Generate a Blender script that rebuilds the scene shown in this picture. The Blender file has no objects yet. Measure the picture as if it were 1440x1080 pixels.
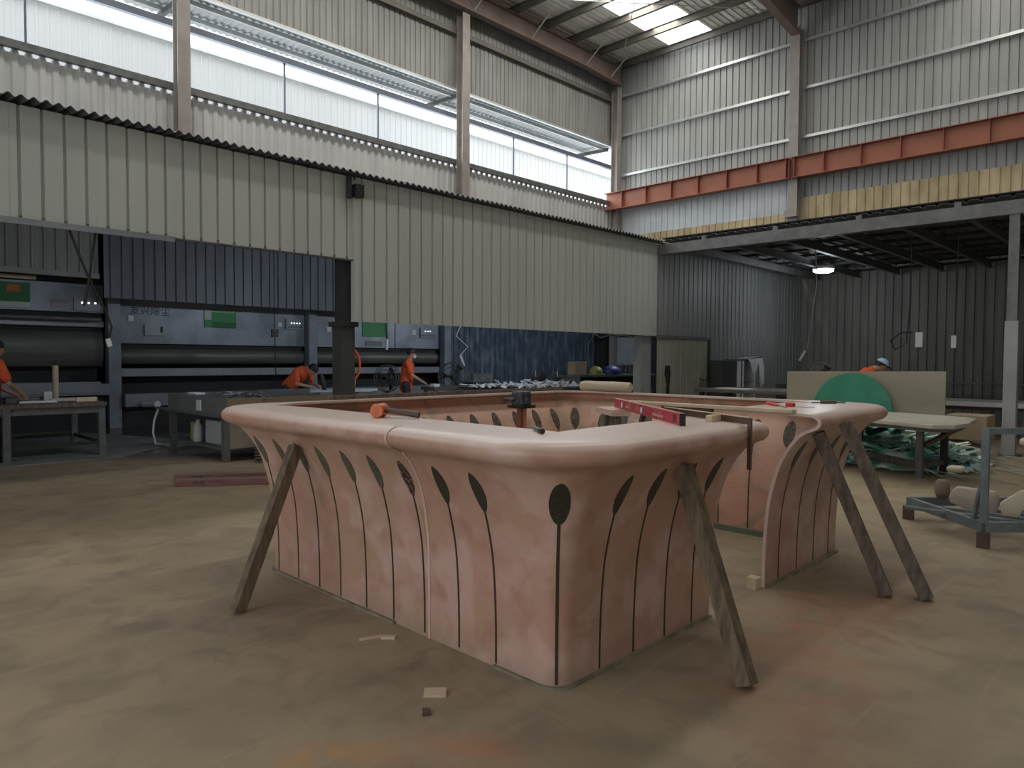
import bpy, bmesh, math, random
from math import sin, cos, pi, radians, sqrt, atan2
from mathutils import Vector, Matrix
random.seed(7)
SC = bpy.context.scene
COL = SC.collection
# ------------------------------------------------------------------ camera
F_PX = 998.0
yaw, pit, rol = radians(44.3), radians(-2.0), radians(0.3)
fw = Vector((cos(yaw)*cos(pit), sin(yaw)*cos(pit), sin(pit)))
rt = Vector((sin(yaw), -cos(yaw), 0)); up = rt.cross(fw)
rt2 = rt*cos(rol)+up*sin(rol); up2 = -rt*sin(rol)+up*cos(rol)
cam_d = bpy.data.cameras.new('camera'); cam = bpy.data.objects.new('camera', cam_d); COL.objects.link(cam)
cam_d.sensor_width = 36; cam_d.lens = F_PX/1440*36; cam_d.clip_end = 200
M = Matrix((rt2, up2, -fw)).transposed().to_4x4(); M.translation = (0, 0, 1.5)
cam.matrix_world = M; SC.camera = cam
# ------------------------------------------------------------------ world, lights, exposure
w = bpy.data.worlds.new('world'); SC.world = w; w.use_nodes = True
bg = w.node_tree.nodes['Background']; bg.inputs[0].default_value = (0.92, 0.96, 1.0, 1); bg.inputs[1].default_value = 2.2
vs = SC.view_settings; vs.view_transform = 'Standard'; vs.look = 'None'; vs.gamma = 1; vs.use_curve_mapping = False
vs.exposure = 0.0
SC.cycles.max_bounces = 8; SC.cycles.diffuse_bounces = 4; SC.cycles.use_denoising = True
SC.cycles.sample_clamp_indirect = 4
def area(name, loc, target, sx, sy, power, col=(1, 1, 1), spread=180):
    l = bpy.data.lights.new(name, 'AREA'); l.shape = 'RECTANGLE'; l.size = sx; l.size_y = sy
    l.energy = power; l.color = col; l.spread = radians(spread)
    o = bpy.data.objects.new(name, l); COL.objects.link(o); o.location = loc
    d = Vector(target)-Vector(loc); o.rotation_euler = d.to_track_quat('-Z', 'Y').to_euler()
    return o
# daylight through the roof skylight strips (strips run along X)
for yy, pw in ((12.55, 560), (4.3, 400), (-3.0, 100)):
    area('skylight_daylight', (11.3, yy, 12.12), (11.3, yy, 0), 18, 0.85, pw, (1.0, 0.955, 0.86))
# daylight through the clerestory opening
area('clerestory_daylight', (11, 15.95, 8.15), (11, 0, 6.5), 20, 1.7, 330, (0.86, 0.94, 1.0))
# fill light added behind the camera, not tied to any opening
area('camera_side_fill', (-5.8, -5.4, 3.0), (6, 5.0, 1.0), 9, 5, 170, (1.0, 0.95, 0.87))

# ------------------------------------------------------------------ materials
def mat(name, col, rough=0.7, metal=0.0, col2=None, scale=2.0, stretch=(1, 1, 1), bump=0.0, bscale=20, detail=5, lo=0.35, hi=0.65,
        alpha=None, emit=0, spec=None, coat=0, trans=0):
    m = bpy.data.materials.new(name); m.use_nodes = True; nt = m.node_tree; N = nt.nodes; L = nt.links
    b = N['Principled BSDF']
    b.inputs['Base Color'].default_value = (*col, 1); b.inputs['Roughness'].default_value = rough; b.inputs['Metallic'].default_value = metal
    if spec is not None: b.inputs['Specular IOR Level'].default_value = spec
    if coat: b.inputs['Coat Weight'].default_value = coat; b.inputs['Coat Roughness'].default_value = 0.25
    if emit: b.inputs['Emission Color'].default_value = (*col, 1); b.inputs['Emission Strength'].default_value = emit
    if alpha is not None: b.inputs['Alpha'].default_value = alpha
    if trans: b.inputs['Transmission Weight'].default_value = trans
    if col2 is None: col2 = tuple(c*0.82 for c in col)
    g = N.new('ShaderNodeNewGeometry'); mp = N.new('ShaderNodeMapping'); mp.inputs['Scale'].default_value = stretch
    L.new(g.outputs['Position'], mp.inputs[0])
    n = N.new('ShaderNodeTexNoise'); n.inputs['Scale'].default_value = scale; n.inputs['Detail'].default_value = detail
    L.new(mp.outputs[0], n.inputs[0])
    r = N.new('ShaderNodeMapRange'); r.inputs['From Min'].default_value = lo; r.inputs['From Max'].default_value = hi
    L.new(n.outputs['Fac'], r.inputs['Value'])
    mx = N.new('ShaderNodeMix'); mx.data_type = 'RGBA'; mx.inputs['A'].default_value = (*col, 1); mx.inputs['B'].default_value = (*col2, 1)
    L.new(r.outputs[0], mx.inputs['Factor']); L.new(mx.outputs['Result'], b.inputs['Base Color'])
    if bump:
        n2 = N.new('ShaderNodeTexNoise'); n2.inputs['Scale'].default_value = bscale; n2.inputs['Detail'].default_value = 6
        L.new(mp.outputs[0], n2.inputs[0])
        bp = N.new('ShaderNodeBump'); bp.inputs['Strength'].default_value = bump; bp.inputs['Distance'].default_value = 0.01
        L.new(n2.outputs['Fac'], bp.inputs['Height']); L.new(bp.outputs[0], b.inputs['Normal'])
    return m
def mixnode(nt, fac, a, b):
    mx = nt.nodes.new('ShaderNodeMix'); mx.data_type = 'RGBA'
    nt.links.new(fac, mx.inputs['Factor']); nt.links.new(a, mx.inputs['A'])
    if isinstance(b, tuple): mx.inputs['B'].default_value = (*b, 1)
    else: nt.links.new(b, mx.inputs['B'])
    return mx.outputs['Result']
def noise(nt, vec, scale, detail=5, lo=0.4, hi=0.6, dist=0.0):
    n = nt.nodes.new('ShaderNodeTexNoise'); n.inputs['Scale'].default_value = scale; n.inputs['Detail'].default_value = detail
    n.inputs['Distortion'].default_value = dist; nt.links.new(vec, n.inputs[0])
    r = nt.nodes.new('ShaderNodeMapRange'); r.inputs['From Min'].default_value = lo; r.inputs['From Max'].default_value = hi
    nt.links.new(n.outputs['Fac'], r.inputs['Value']); return r.outputs[0]
def blob(nt, vec, c, rx, ry, rot, soft=1.0):
    """1 inside an ellipse on the floor, 0 outside"""
    N = nt.nodes; L = nt.links
    mp = N.new('ShaderNodeMapping'); mp.vector_type = 'TEXTURE'; mp.inputs['Location'].default_value = (c[0], c[1], 0)
    mp.inputs['Rotation'].default_value = (0, 0, rot); mp.inputs['Scale'].default_value = (rx, ry, 1)
    L.new(vec, mp.inputs[0])
    sp = N.new('ShaderNodeVectorMath'); sp.operation = 'LENGTH'; L.new(mp.outputs[0], sp.inputs[0])
    r = N.new('ShaderNodeMapRange'); r.inputs['From Min'].default_value = 1+soft*0.4; r.inputs['From Max'].default_value = 1-soft*0.9
    L.new(sp.outputs['Value'], r.inputs['Value']); return r.outputs[0]
def mul(nt, a, b):
    m = nt.nodes.new('ShaderNodeMath'); m.operation = 'MULTIPLY'
    for i, x in enumerate((a, b)):
        if isinstance(x, (int, float)): m.inputs[i].default_value = x
        else: nt.links.new(x, m.inputs[i])
    return m.outputs[0]
# concrete floor
mfloor = mat('dusty_concrete', (0.325, 0.250, 0.165), 0.75, col2=(0.235, 0.180, 0.120), scale=1.1, bump=0.6, bscale=7, detail=8)
nt = mfloor.node_tree; b = nt.nodes['Principled BSDF']; pos = nt.nodes['Geometry'].outputs['Position']
base = b.inputs['Base Color'].links[0].from_socket
base = mixnode(nt, mul(nt, noise(nt, pos, 3.5, 9, .47, .68, .6), 0.6), base, (0.135, 0.11, 0.08))
base = mixnode(nt, mul(nt, noise(nt, pos, 0.45, 3, .4, .7), 0.45), base, (0.34, 0.28, 0.18))
fl = nt.nodes.new('ShaderNodeMapping'); fl.inputs['Scale'].default_value = (0.4, 7, 1); fl.inputs['Rotation'].default_value = (0, 0, radians(-38)); nt.links.new(pos, fl.inputs[0])
base = mixnode(nt, mul(nt, noise(nt, fl.outputs[0], 1.1, 9, .56, .72, 1.5), 0.22), base, (0.42, 0.35, 0.26))
rough_n = noise(nt, pos, 3.2, 7, .35, .65, .8)
for c, rx, ry, rot, col, k in (((4.2, 1.55), 1.25, .42, .1, (0.36, 0.165, 0.085), .9), ((3.0, 1.2), .8, .35, .3, (0.30, 0.16, 0.10), .75),
                               ((2.0, 1.15), .5, .22, -.5, (0.30, 0.17, 0.10), .6), ((1.42, 2.31), .22, .10, -.72, (0.46, 0.22, 0.05), .95), ((1.86, 1.92), .45, .16, -.72, (0.38, 0.19, 0.10), .9),
                               ((8.8, 3.2), 2.4, 1.2, .2, (0.36, 0.30, 0.17), .8), ((7.2, .9), 1.6, .7, .2, (0.25, 0.20, 0.17), .6)):
    base = mixnode(nt, mul(nt, mul(nt, blob(nt, pos, c, rx, ry, rot), rough_n), k), base, col)
wet = mul(nt, blob(nt, pos, (5.6, 13.6), 2.6, 3.6, 0, .25), 0.85)
base = mixnode(nt, wet, base, (0.045, 0.045, 0.048))
wv = nt.nodes.new('ShaderNodeTexVoronoi'); wv.feature = 'DISTANCE_TO_EDGE'; wv.inputs['Scale'].default_value = 0.42
nz = nt.nodes.new('ShaderNodeTexNoise'); nz.inputs['Scale'].default_value = 2.5; nt.links.new(pos, nz.inputs[0])
ad = nt.nodes.new('ShaderNodeVectorMath'); ad.operation = 'ADD'; nt.links.new(pos, ad.inputs[0]); nt.links.new(nz.outputs['Color'], ad.inputs[1]); nt.links.new(ad.outputs[0], wv.inputs[0])
cr = nt.nodes.new('ShaderNodeMapRange'); cr.inputs['From Min'].default_value = 0.012; cr.inputs['From Max'].default_value = 0.002; nt.links.new(wv.outputs['Distance'], cr.inputs['Value'])
base = mixnode(nt, mul(nt, mul(nt, cr.outputs[0], noise(nt, pos, 1.3, 2, .5, .62)), .3), base, (0.09, 0.08, 0.065))
nt.links.new(base, b.inputs['Base Color'])
rr = nt.nodes.new('ShaderNodeMapRange'); rr.inputs['To Min'].default_value = 0.72; rr.inputs['To Max'].default_value = 0.12; nt.links.new(wet, rr.inputs['Value']); nt.links.new(rr.outputs[0], b.inputs['Roughness'])

# pink fibreglass
mpink = mat('pink_fibreglass', (0.455, 0.255, 0.20), 0.38, col2=(0.43, 0.28, 0.195), scale=2.2, stretch=(1, 1, .8), bump=0.12, bscale=14, detail=6, coat=0.25)
nt = mpink.node_tree; b = nt.nodes['Principled BSDF']; pos = nt.nodes['Geometry'].outputs['Position']
base = b.inputs['Base Color'].links[0].from_socket
base = mixnode(nt, mul(nt, noise(nt, pos, 3.6, 8, .46, .64, .5), 0.8), base, (0.56, 0.375, 0.33))
base = mixnode(nt, mul(nt, noise(nt, pos, 5.5, 6, .50, .70, .4), 0.7), base, (0.37, 0.19, 0.145))
# paler towards the rim top: light from above put into the colour
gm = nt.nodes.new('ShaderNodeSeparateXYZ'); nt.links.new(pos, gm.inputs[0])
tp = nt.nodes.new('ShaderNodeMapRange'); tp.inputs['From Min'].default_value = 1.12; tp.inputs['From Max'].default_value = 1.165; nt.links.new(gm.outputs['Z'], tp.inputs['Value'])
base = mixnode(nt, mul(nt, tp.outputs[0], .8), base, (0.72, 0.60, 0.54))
lowz = nt.nodes.new('ShaderNodeMapRange'); lowz.inputs['From Min'].default_value = 0.12; lowz.inputs['From Max'].default_value = 0.0; nt.links.new(gm.outputs['Z'], lowz.inputs['Value'])
base = mixnode(nt, mul(nt, mul(nt, lowz.outputs[0], noise(nt, pos, 6, 5, .35, .6)), .6), base, (0.30, 0.25, 0.19))
nt.links.new(base, b.inputs['Base Color'])
mpink_in = mat('pink_fibreglass_inside', (0.66, 0.43, 0.31), 0.5, col2=(0.62, 0.34, 0.26), scale=2.5, stretch=(1, 1, 2.5), bump=.3, bscale=25)
nt = mpink_in.node_tree; b = nt.nodes['Principled BSDF']; pos = nt.nodes['Geometry'].outputs['Position']
base = mixnode(nt, mul(nt, noise(nt, pos, 3.2, 7, .50, .66, .9), .65), b.inputs['Base Color'].links[0].from_socket, (0.30, 0.27, 0.19)); nt.links.new(base, b.inputs['Base Color'])
mleaf = mat('black_inlay', (0.022, 0.022, 0.016), 0.42, col2=(0.04, 0.042, 0.026), scale=60)
mleafr = mat('mottled_black_inlay', (0.02, 0.015, 0.012), 0.5, col2=(0.30, 0.17, 0.13), scale=55, lo=.5, hi=.62)
mleaf2 = mat('olive_inlay', (0.06, 0.062, 0.04), 0.42, col2=(0.10, 0.10, 0.065), scale=40)
mleafin = mat('brown_inlay', (0.15, 0.12, 0.08), 0.6, col2=(0.04, 0.032, 0.022), scale=45)
mseam = mat('pale_seam', (0.66, 0.47, 0.40), 0.4)
mwood = mat('raw_timber', (0.18, 0.135, 0.085), 0.75, col2=(0.08, 0.058, 0.036), scale=5, stretch=(6, 6, 1.0), bump=.4, bscale=12)
mwood2 = mat('grey_timber', (0.16, 0.125, 0.098), 0.8, col2=(0.08, 0.06, 0.048), scale=7, stretch=(4, 4, 1.2), bump=.4)
mpale = mat('pale_wood', (0.62, 0.50, 0.36), 0.6, col2=(0.52, 0.40, 0.27), scale=8)
mply = mat('plywood', (0.34, 0.31, 0.235), 0.65, col2=(0.285, 0.255, 0.19), scale=1.4, stretch=(1, .6, 3))
mstrip = mat('base_batten', (0.27, 0.23, 0.16), 0.8, col2=(0.15, 0.13, 0.09), scale=8)
mgreenstrip = mat('green_batten', (0.16, 0.22, 0.15), 0.7)
mwhitesheet = mat('white_sheet_metal', (0.47, 0.49, 0.45), 0.42, col2=(0.42, 0.44, 0.41), scale=.8, stretch=(1, 1, .3), spec=.5)
mwall = mat('galvanised_cladding', (0.375, 0.38, 0.365), 0.5, col2=(0.31, 0.315, 0.30), scale=1.2, stretch=(3, 3, .4), metal=.1)
mtanw = mat('weathered_left_cladding', (0.33, 0.33, 0.31), 0.6, col2=(0.26, 0.26, 0.245), scale=1.5, stretch=(2, 2, .4))
mlow = mat('pale_cladding', (0.60, 0.60, 0.585), 0.5, col2=(0.50, 0.50, 0.49), scale=1.0, stretch=(2, 2, .4))
mdarkblue = mat('blue_grey_cladding', (0.15, 0.165, 0.19), 0.45, col2=(0.11, 0.12, 0.14), scale=2, stretch=(2, 2, .4))
mnavy = mat('navy_cladding', (0.06, 0.085, 0.125), 0.5, col2=(0.20, 0.235, 0.26), scale=2.2, stretch=(2.2, 2.2, .8), lo=.45, hi=.75)
mmezzwall = mat('grey_cladding', (0.27, 0.285, 0.28), 0.5, col2=(0.22, 0.23, 0.225), scale=1.5, stretch=(2, 2, .3))
mmezzback = mat('dark_grey_cladding', (0.20, 0.20, 0.18), 0.6, col2=(0.14, 0.14, 0.125), scale=1.5, stretch=(2, 2, .3))
mtansheet = mat('rusty_cream_cladding', (0.60, 0.49, 0.30), 0.6, col2=(0.40, 0.30, 0.17), scale=1.6, stretch=(1.5, 1.5, .6))
mroof = mat('roof_underside', (0.78, 0.76, 0.68), 0.6, col2=(0.62, 0.57, 0.48), scale=1.2, stretch=(.6, 2, 1))
mlean = mat('dark_corrugated_roof', (0.10, 0.105, 0.11), 0.6)
msteel = mat('grey_painted_steel', (0.17, 0.175, 0.175), 0.5, metal=.3, col2=(0.12, 0.12, 0.12), scale=6)
mgirt = mat('galvanised_girt', (0.62, 0.64, 0.63), 0.35, metal=.6)
mpurlin = mat('purlin_steel', (0.17, 0.155, 0.13), 0.55, metal=.2)
mcol = mat('taupe_painted_steel', (0.34, 0.305, 0.28), 0.55, col2=(0.28, 0.25, 0.23), scale=3)
mbrown = mat('brown_painted_steel', (0.23, 0.165, 0.135), 0.55, col2=(0.18, 0.13, 0.11), scale=3)
mred = mat('red_oxide_steel', (0.34, 0.115, 0.062), 0.55, col2=(0.29, 0.10, 0.055), scale=3)
mbluebeam = mat('blue_grey_steel', (0.16, 0.18, 0.23), 0.5)
mneigh = mat('neighbour_cladding', (0.60, 0.61, 0.60), 0.5, col2=(0.57, 0.58, 0.57), scale=.6, stretch=(2, 1, .3))
mawn = mat('translucent_awning', (0.62, 0.66, 0.66), 0.5)
mblack = mat('black_rubber', (0.012, 0.012, 0.013), 0.5)
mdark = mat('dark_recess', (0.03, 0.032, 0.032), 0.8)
mwhite = mat('white_plastic', (0.72, 0.73, 0.74), 0.4)
mwhitedust = mat('white_scrap', (0.85, 0.86, 0.88), 0.7)
mbooth = mat('booth_grey_steel', (0.26, 0.29, 0.33), 0.4, metal=.2, col2=(0.17, 0.19, 0.22), scale=2)
mbaffle = mat('booth_baffle', (0.16, 0.16, 0.14), 0.45, metal=.2, col2=(0.10, 0.10, 0.09), scale=2, stretch=(.4, 1, 4))
mlip = mat('booth_lip', (0.27, 0.29, 0.31), 0.4, metal=.3)
mpost = mat('post_green', (0.08, 0.33, 0.13), 0.6); mpostp = mat('poster_pale', (0.55, 0.62, 0.55), 0.6); mpostd = mat('poster_dark_green', (0.03, 0.20, 0.06), 0.6)
morange_s = mat('orange_shirt', (0.72, 0.115, 0.03), 0.8, col2=(0.55, 0.08, 0.02), scale=9, bump=.5, bscale=12)
mskin = mat('skin', (0.45, 0.25, 0.17), 0.55); mhair = mat('black_hair', (0.012, 0.010, 0.009), 0.6)
mtrous = mat('dark_trousers', (0.02, 0.022, 0.03), 0.8)
mcap = mat('blue_white_cap', (0.42, 0.55, 0.75), 0.7); mcapd = mat('navy_visor', (0.02, 0.035, 0.10), 0.6)
mamber = mat('amber_nylon', (0.70, 0.15, 0.004), 0.3, col2=(0.45, 0.07, 0.008), scale=14)
mhandle = mat('brown_handle', (0.10, 0.065, 0.05), 0.5)
mlevel = mat('red_aluminium', (0.40, 0.045, 0.06), 0.45, col2=(0.48, 0.17, 0.17), scale=14, lo=.5, hi=.75)
mredp = mat('red_plastic', (0.55, 0.025, 0.02), 0.35)
msquare = mat('worn_steel_square', (0.16, 0.11, 0.085), 0.45, metal=.6)
mfoam = mat('cream_wrapped_roll', (0.46, 0.40, 0.31), 0.85, col2=(0.50, 0.41, 0.27), scale=14, bump=.8, bscale=25)
mgreenfg = mat('green_fibreglass', (0.035, 0.23, 0.14), 0.4, col2=(0.05, 0.28, 0.18), scale=3)
mgs = mat('green_offcuts', (0.13, 0.42, 0.30), 0.5, col2=(0.72, 0.85, 0.78), scale=2.5, lo=.45, hi=.55)
mgs2 = mat('dark_green_offcuts', (0.02, 0.10, 0.07), 0.5, col2=(0.30, 0.40, 0.36), scale=4, lo=.5, hi=.6)
mrack = mat('blue_grey_rack', (0.17, 0.22, 0.24), 0.5, metal=.2, col2=(0.13, 0.15, 0.16), scale=9)
msack = mat('beige_foam', (0.50, 0.44, 0.38), 0.8, col2=(0.42, 0.35, 0.29), scale=5, bump=.3)
mmahog = mat('mahogany_paint', (0.13, 0.045, 0.04), 0.45, col2=(0.20, 0.10, 0.085), scale=7, stretch=(.5, .5, 4))
mcard = mat('cardboard', (0.33, 0.25, 0.16), 0.8); mcream = mat('cream_carton', (0.50, 0.45, 0.36), 0.7)
mnavyblk = mat('dusty_black_plastic', (0.035, 0.04, 0.055), 0.6, col2=(0.14, 0.15, 0.17), scale=25, lo=.5, hi=.65)
mhose = mat('orange_hose', (0.70, 0.10, 0.02), 0.4)
myel = mat('yellow_green_plastic', (0.30, 0.34, 0.09), 0.5); mpurp = mat('blue_plastic', (0.05, 0.06, 0.22), 0.5)
mlampm = mat('lamp_lens', (0.95, 0.97, 1.0), 0.4, emit=14)
mled = mat('indicator_lamp', (0.9, 0.95, 1.0), 0.4, emit=2.5)
mledbar = mat('strip_lamp_lens', (1, 1, 1), 0.4)

# ------------------------------------------------------------------ mesh helpers
ORG = {}
class MB:
    def __init__(s): s.v = []; s.f = []
    def add(s, vs, fs):
        n = len(s.v); s.v += [tuple(p) for p in vs]; s.f += [tuple(n+i for i in f) for f in fs]; return s
    def box(s, x0, x1, y0, y1, z0, z1):
        return s.add([(x0, y0, z0), (x1, y0, z0), (x1, y1, z0), (x0, y1, z0), (x0, y0, z1), (x1, y0, z1), (x1, y1, z1), (x0, y1, z1)],
                     [(3, 2, 1, 0), (4, 5, 6, 7), (0, 1, 5, 4), (1, 2, 6, 5), (2, 3, 7, 6), (3, 0, 4, 7)])
    def beam(s, p, q, w, h, upv=(0, 0, 1)):
        p = Vector(p); q = Vector(q); d = (q-p).normalized(); u = Vector(upv)
        if abs(d.dot(u)) > .99: u = Vector((1, 0, 0))
        r = d.cross(u).normalized(); u = r.cross(d)
        c = [(-1, -1), (1, -1), (1, 1), (-1, 1)]
        vs = [p+r*(a*w/2)+u*(b_*h/2) for a, b_ in c]+[q+r*(a*w/2)+u*(b_*h/2) for a, b_ in c]
        return s.add(vs, [(0, 1, 2, 3), (7, 6, 5, 4), (0, 4, 5, 1), (1, 5, 6, 2), (2, 6, 7, 3), (3, 7, 4, 0)])
    def ibeam(s, p, q, w, h, t=.02, upv=(0, 0, 1)):
        p = Vector(p); q = Vector(q); u = Vector(upv)
        d = (q-p).normalized(); r = d.cross(u).normalized(); u = r.cross(d)
        s.beam(p+u*(h/2-t/2), q+u*(h/2-t/2), w, t, u); s.beam(p-u*(h/2-t/2), q-u*(h/2-t/2), w, t, u); s.beam(p, q, t, h-2*t, u); return s
    def tube(s, pts, r, n=8, cap=True):
        pts = [Vector(p) for p in pts]; rs = r if isinstance(r, (list, tuple)) else [r]*len(pts)
        rings = []; prev = None
        for i, p in enumerate(pts):
            d = (pts[min(i+1, len(pts)-1)]-pts[max(i-1, 0)]).normalized()
            if prev is None: a = d.orthogonal().normalized()
            else:
                a = (prev-d*prev.dot(d)); a = a.normalized() if a.length > 1e-6 else d.orthogonal().normalized()
            prev = a; b_ = d.cross(a)
            rings.append([p+a*(rs[i]*cos(2*pi*k/n))+b_*(rs[i]*sin(2*pi*k/n)) for k in range(n)])
        vs = [v for R in rings for v in R]; fs = []
        for i in range(len(pts)-1):
            for k in range(n): fs.append((i*n+k, i*n+(k+1) % n, (i+1)*n+(k+1) % n, (i+1)*n+k))
        if cap: fs += [tuple(range(n-1, -1, -1)), tuple((len(pts)-1)*n+k for k in range(n))]
        return s.add(vs, fs)
    def lathe(s, prof, c, n=20, axis=(0, 0, 1)):
        ax = Vector(axis).normalized(); a = ax.orthogonal().normalized(); b_ = ax.cross(a); c = Vector(c)
        vs = []; fs = []; m = len(prof)
        for (r, z) in prof:
            for k in range(n): vs.append(c+ax*z+a*(r*cos(2*pi*k/n))+b_*(r*sin(2*pi*k/n)))
        for i in range(m-1):
            for k in range(n): fs.append((i*n+k, i*n+(k+1) % n, (i+1)*n+(k+1) % n, (i+1)*n+k))
        fs += [tuple(range(n-1, -1, -1)), tuple((m-1)*n+k for k in range(n))]
        return s.add(vs, fs)
    def ell(s, c, rx, ry, rz, n=14, m=9, rot=None):
        vs = []; fs = []; c = Vector(c); R = rot or Matrix.Identity(3)
        for i in range(m+1):
            t = pi*i/m; t = min(max(t, .03), pi-.03)
            for k in range(n): vs.append(c+R @ Vector((rx*sin(t)*cos(2*pi*k/n), ry*sin(t)*sin(2*pi*k/n), rz*cos(t))))
        for i in range(m):
            for k in range(n): fs.append((i*n+k, (i+1)*n+k, (i+1)*n+(k+1) % n, i*n+(k+1) % n))
        fs += [tuple(range(n)), tuple(m*n+k for k in range(n-1, -1, -1))]
        return s.add(vs, fs)
    def prism(s, poly, h0, h1, axis='z'):
        n = len(poly)
        def P(a, b_, h): return (a, b_, h) if axis == 'z' else ((h, a, b_) if axis == 'x' else (a, h, b_))
        vs = [P(a, b_, h0) for a, b_ in poly]+[P(a, b_, h1) for a, b_ in poly]
        return s.add(vs, [tuple(range(n-1, -1, -1)), tuple(range(n, 2*n))]+[(i, (i+1) % n, n+(i+1) % n, n+i) for i in range(n)])
    def mesh(s, name, m, smooth=False, off=(0, 0, 0), bevel=0):
        me = bpy.data.meshes.new(name)
        me.from_pydata([(x-off[0], y-off[1], z-off[2]) for x, y, z in s.v], [], s.f); me.materials.append(m)
        bm = bmesh.new(); bm.from_mesh(me)
        if bevel:
            bmesh.ops.bevel(bm, geom=[e for e in bm.edges if e.calc_face_angle(0) > .5], offset=bevel, segments=2, affect='EDGES', profile=.5)
        bmesh.ops.recalc_face_normals(bm, faces=bm.faces); bm.to_mesh(me); bm.free()
        if smooth:
            for p in me.polygons: p.use_smooth = True
            me.set_sharp_from_angle(angle=radians(40))
        me.update(); return me
    def build(s, name, m, parent=None, smooth=False, bevel=0, origin=None):
        if parent is not None: off = ORG[parent]
        elif origin is not None: off = Vector(origin)
        else:
            xs = [p[0] for p in s.v]; ys = [p[1] for p in s.v]; zs = [p[2] for p in s.v]
            off = Vector(((min(xs)+max(xs))/2, (min(ys)+max(ys))/2, min(zs)))
        me = s.mesh(name, m, smooth, off, bevel)
        o = bpy.data.objects.new(name, me); COL.objects.link(o)
        if parent is not None: o.parent = parent; ORG[o] = off
        else: o.location = off; ORG[o] = off
        return o
def tag(o, label=None, cat=None, group=None, kind=None):
    if label: o['label'] = label
    if cat: o['category'] = cat
    if group: o['group'] = group
    if kind: o['kind'] = kind
    return o
def thing(name, label, cat, loc=(0, 0, 0), group=None):
    o = bpy.data.objects.new(name, None); COL.objects.link(o); o.location = loc; ORG[o] = Vector(loc); o.empty_display_size = .1
    return tag(o, label, cat, group)
def struct(name, loc=(0, 0, 0), label=None):
    o = bpy.data.objects.new(name, None); COL.objects.link(o); o.location = loc; ORG[o] = Vector(loc); o['kind'] = 'structure'
    if label: o['label'] = label
    return o
def inst(name, me, loc, parent, rot=None):
    o = bpy.data.objects.new(name, me); COL.objects.link(o); o.parent = parent; o.location = Vector(loc)-ORG[parent]
    if rot: o.rotation_euler = rot
    return o
def copytree(root, loc, rotz=None, scale=None, label=None):
    def cp(o, par):
        c = o.copy(); COL.objects.link(c); c.parent = par
        for ch in o.children: cp(ch, c)
        return c
    r = cp(root, None); r.location = loc
    if rotz is not None: r.rotation_euler = (0, 0, rotz)
    if scale: r.scale = scale
    if label: r['label'] = label
    return r
def text_mesh(txt, size, ext=.001):
    cu = bpy.data.curves.new('lettering', 'FONT'); cu.body = txt; cu.size = size; cu.extrude = ext; cu.resolution_u = 3
    cu.align_x = 'CENTER'; cu.align_y = 'CENTER'
    o = bpy.data.objects.new('lettering', cu); COL.objects.link(o)
    bpy.context.view_layer.update()
    me = bpy.data.meshes.new_from_object(o.evaluated_get(bpy.context.evaluated_depsgraph_get()))
    bpy.data.objects.remove(o); return me
def lettering(txt, size, m, loc, right, upv, parent, name='lettering'):
    me = text_mesh(txt, size); me.materials.clear(); me.materials.append(m)
    o = bpy.data.objects.new(name, me); COL.objects.link(o); o.parent = parent
    r = Vector(right).normalized(); u = Vector(upv).normalized(); n = r.cross(u)
    mx = Matrix((r, u, n)).transposed().to_4x4(); mx.translation = Vector(loc)-ORG[parent]; o.matrix_local = mx
    return o

# ------------------------------------------------------------------ ribbed cladding
def rib_sheet(width, z0, z1, pitch, rib, depth, m, name='cladding_sheet', notch=0, sub=False):
    """local: runs along +X from 0, ribs stick out to -Y, single bent sheet with thickness"""
    nr = max(1, round(width/pitch)); xs = []
    xs.append((0, 0))
    for i in range(nr):
        a = i*pitch+pitch/2
        xs += [(a-rib*.75, 0), (a-rib*.4, -depth), (a+rib*.4, -depth), (a+rib*.75, 0)]
    xs.append((width, 0))
    t = .004; b = MB(); n = len(xs)
    zt = [z1-(notch if y == 0 else 0) for x, y in xs]
    vs = [(x, y, z0) for x, y in xs]+[(x, y, zt[i]) for i, (x, y) in enumerate(xs)]+[(x, y+t, z0) for x, y in xs]+[(x, y+t, zt[i]) for i, (x, y) in enumerate(xs)]
    fs = []
    for i in range(n-1):
        fs += [(i, i+1, n+i+1, n+i), (2*n+i+1, 2*n+i, 3*n+i, 3*n+i+1), (n+i, n+i+1, 3*n+i+1, 3*n+i), (i+1, i, 2*n+i, 2*n+i+1)]
    fs += [(0, n, 3*n, 2*n), (n-1, 2*n+n-1, 3*n+n-1, 2*n-1)]
    b.add(vs, fs); return b.mesh(name, m)
def clad(root, x0, x1, yv, z0, z1, pitch, per, rib, depth, m, axis='x', notch=0, name='cladding_sheet'):
    """axis x: sheets run along +X at y=yv, ribs face -Y.  axis y: sheets run along Y at x=yv, ribs face -X"""
    wd = pitch*per; n = max(1, round((x1-x0)/wd)); sc = (x1-x0)/(n*wd)
    me = rib_sheet(wd+.012, z0, z1, pitch, rib, depth, m, notch=notch)
    for i in range(n):
        jit = .003*(i % 2)
        if axis == 'x':
            o = inst(name, me, (x0+i*wd*sc, yv-jit, 0), root); o.scale = (sc, 1, 1)
        else:
            o = inst(name, me, (yv-jit, x1-i*wd*sc, 0), root, (0, 0, -pi/2)); o.scale = (sc, 1, 1)

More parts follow.
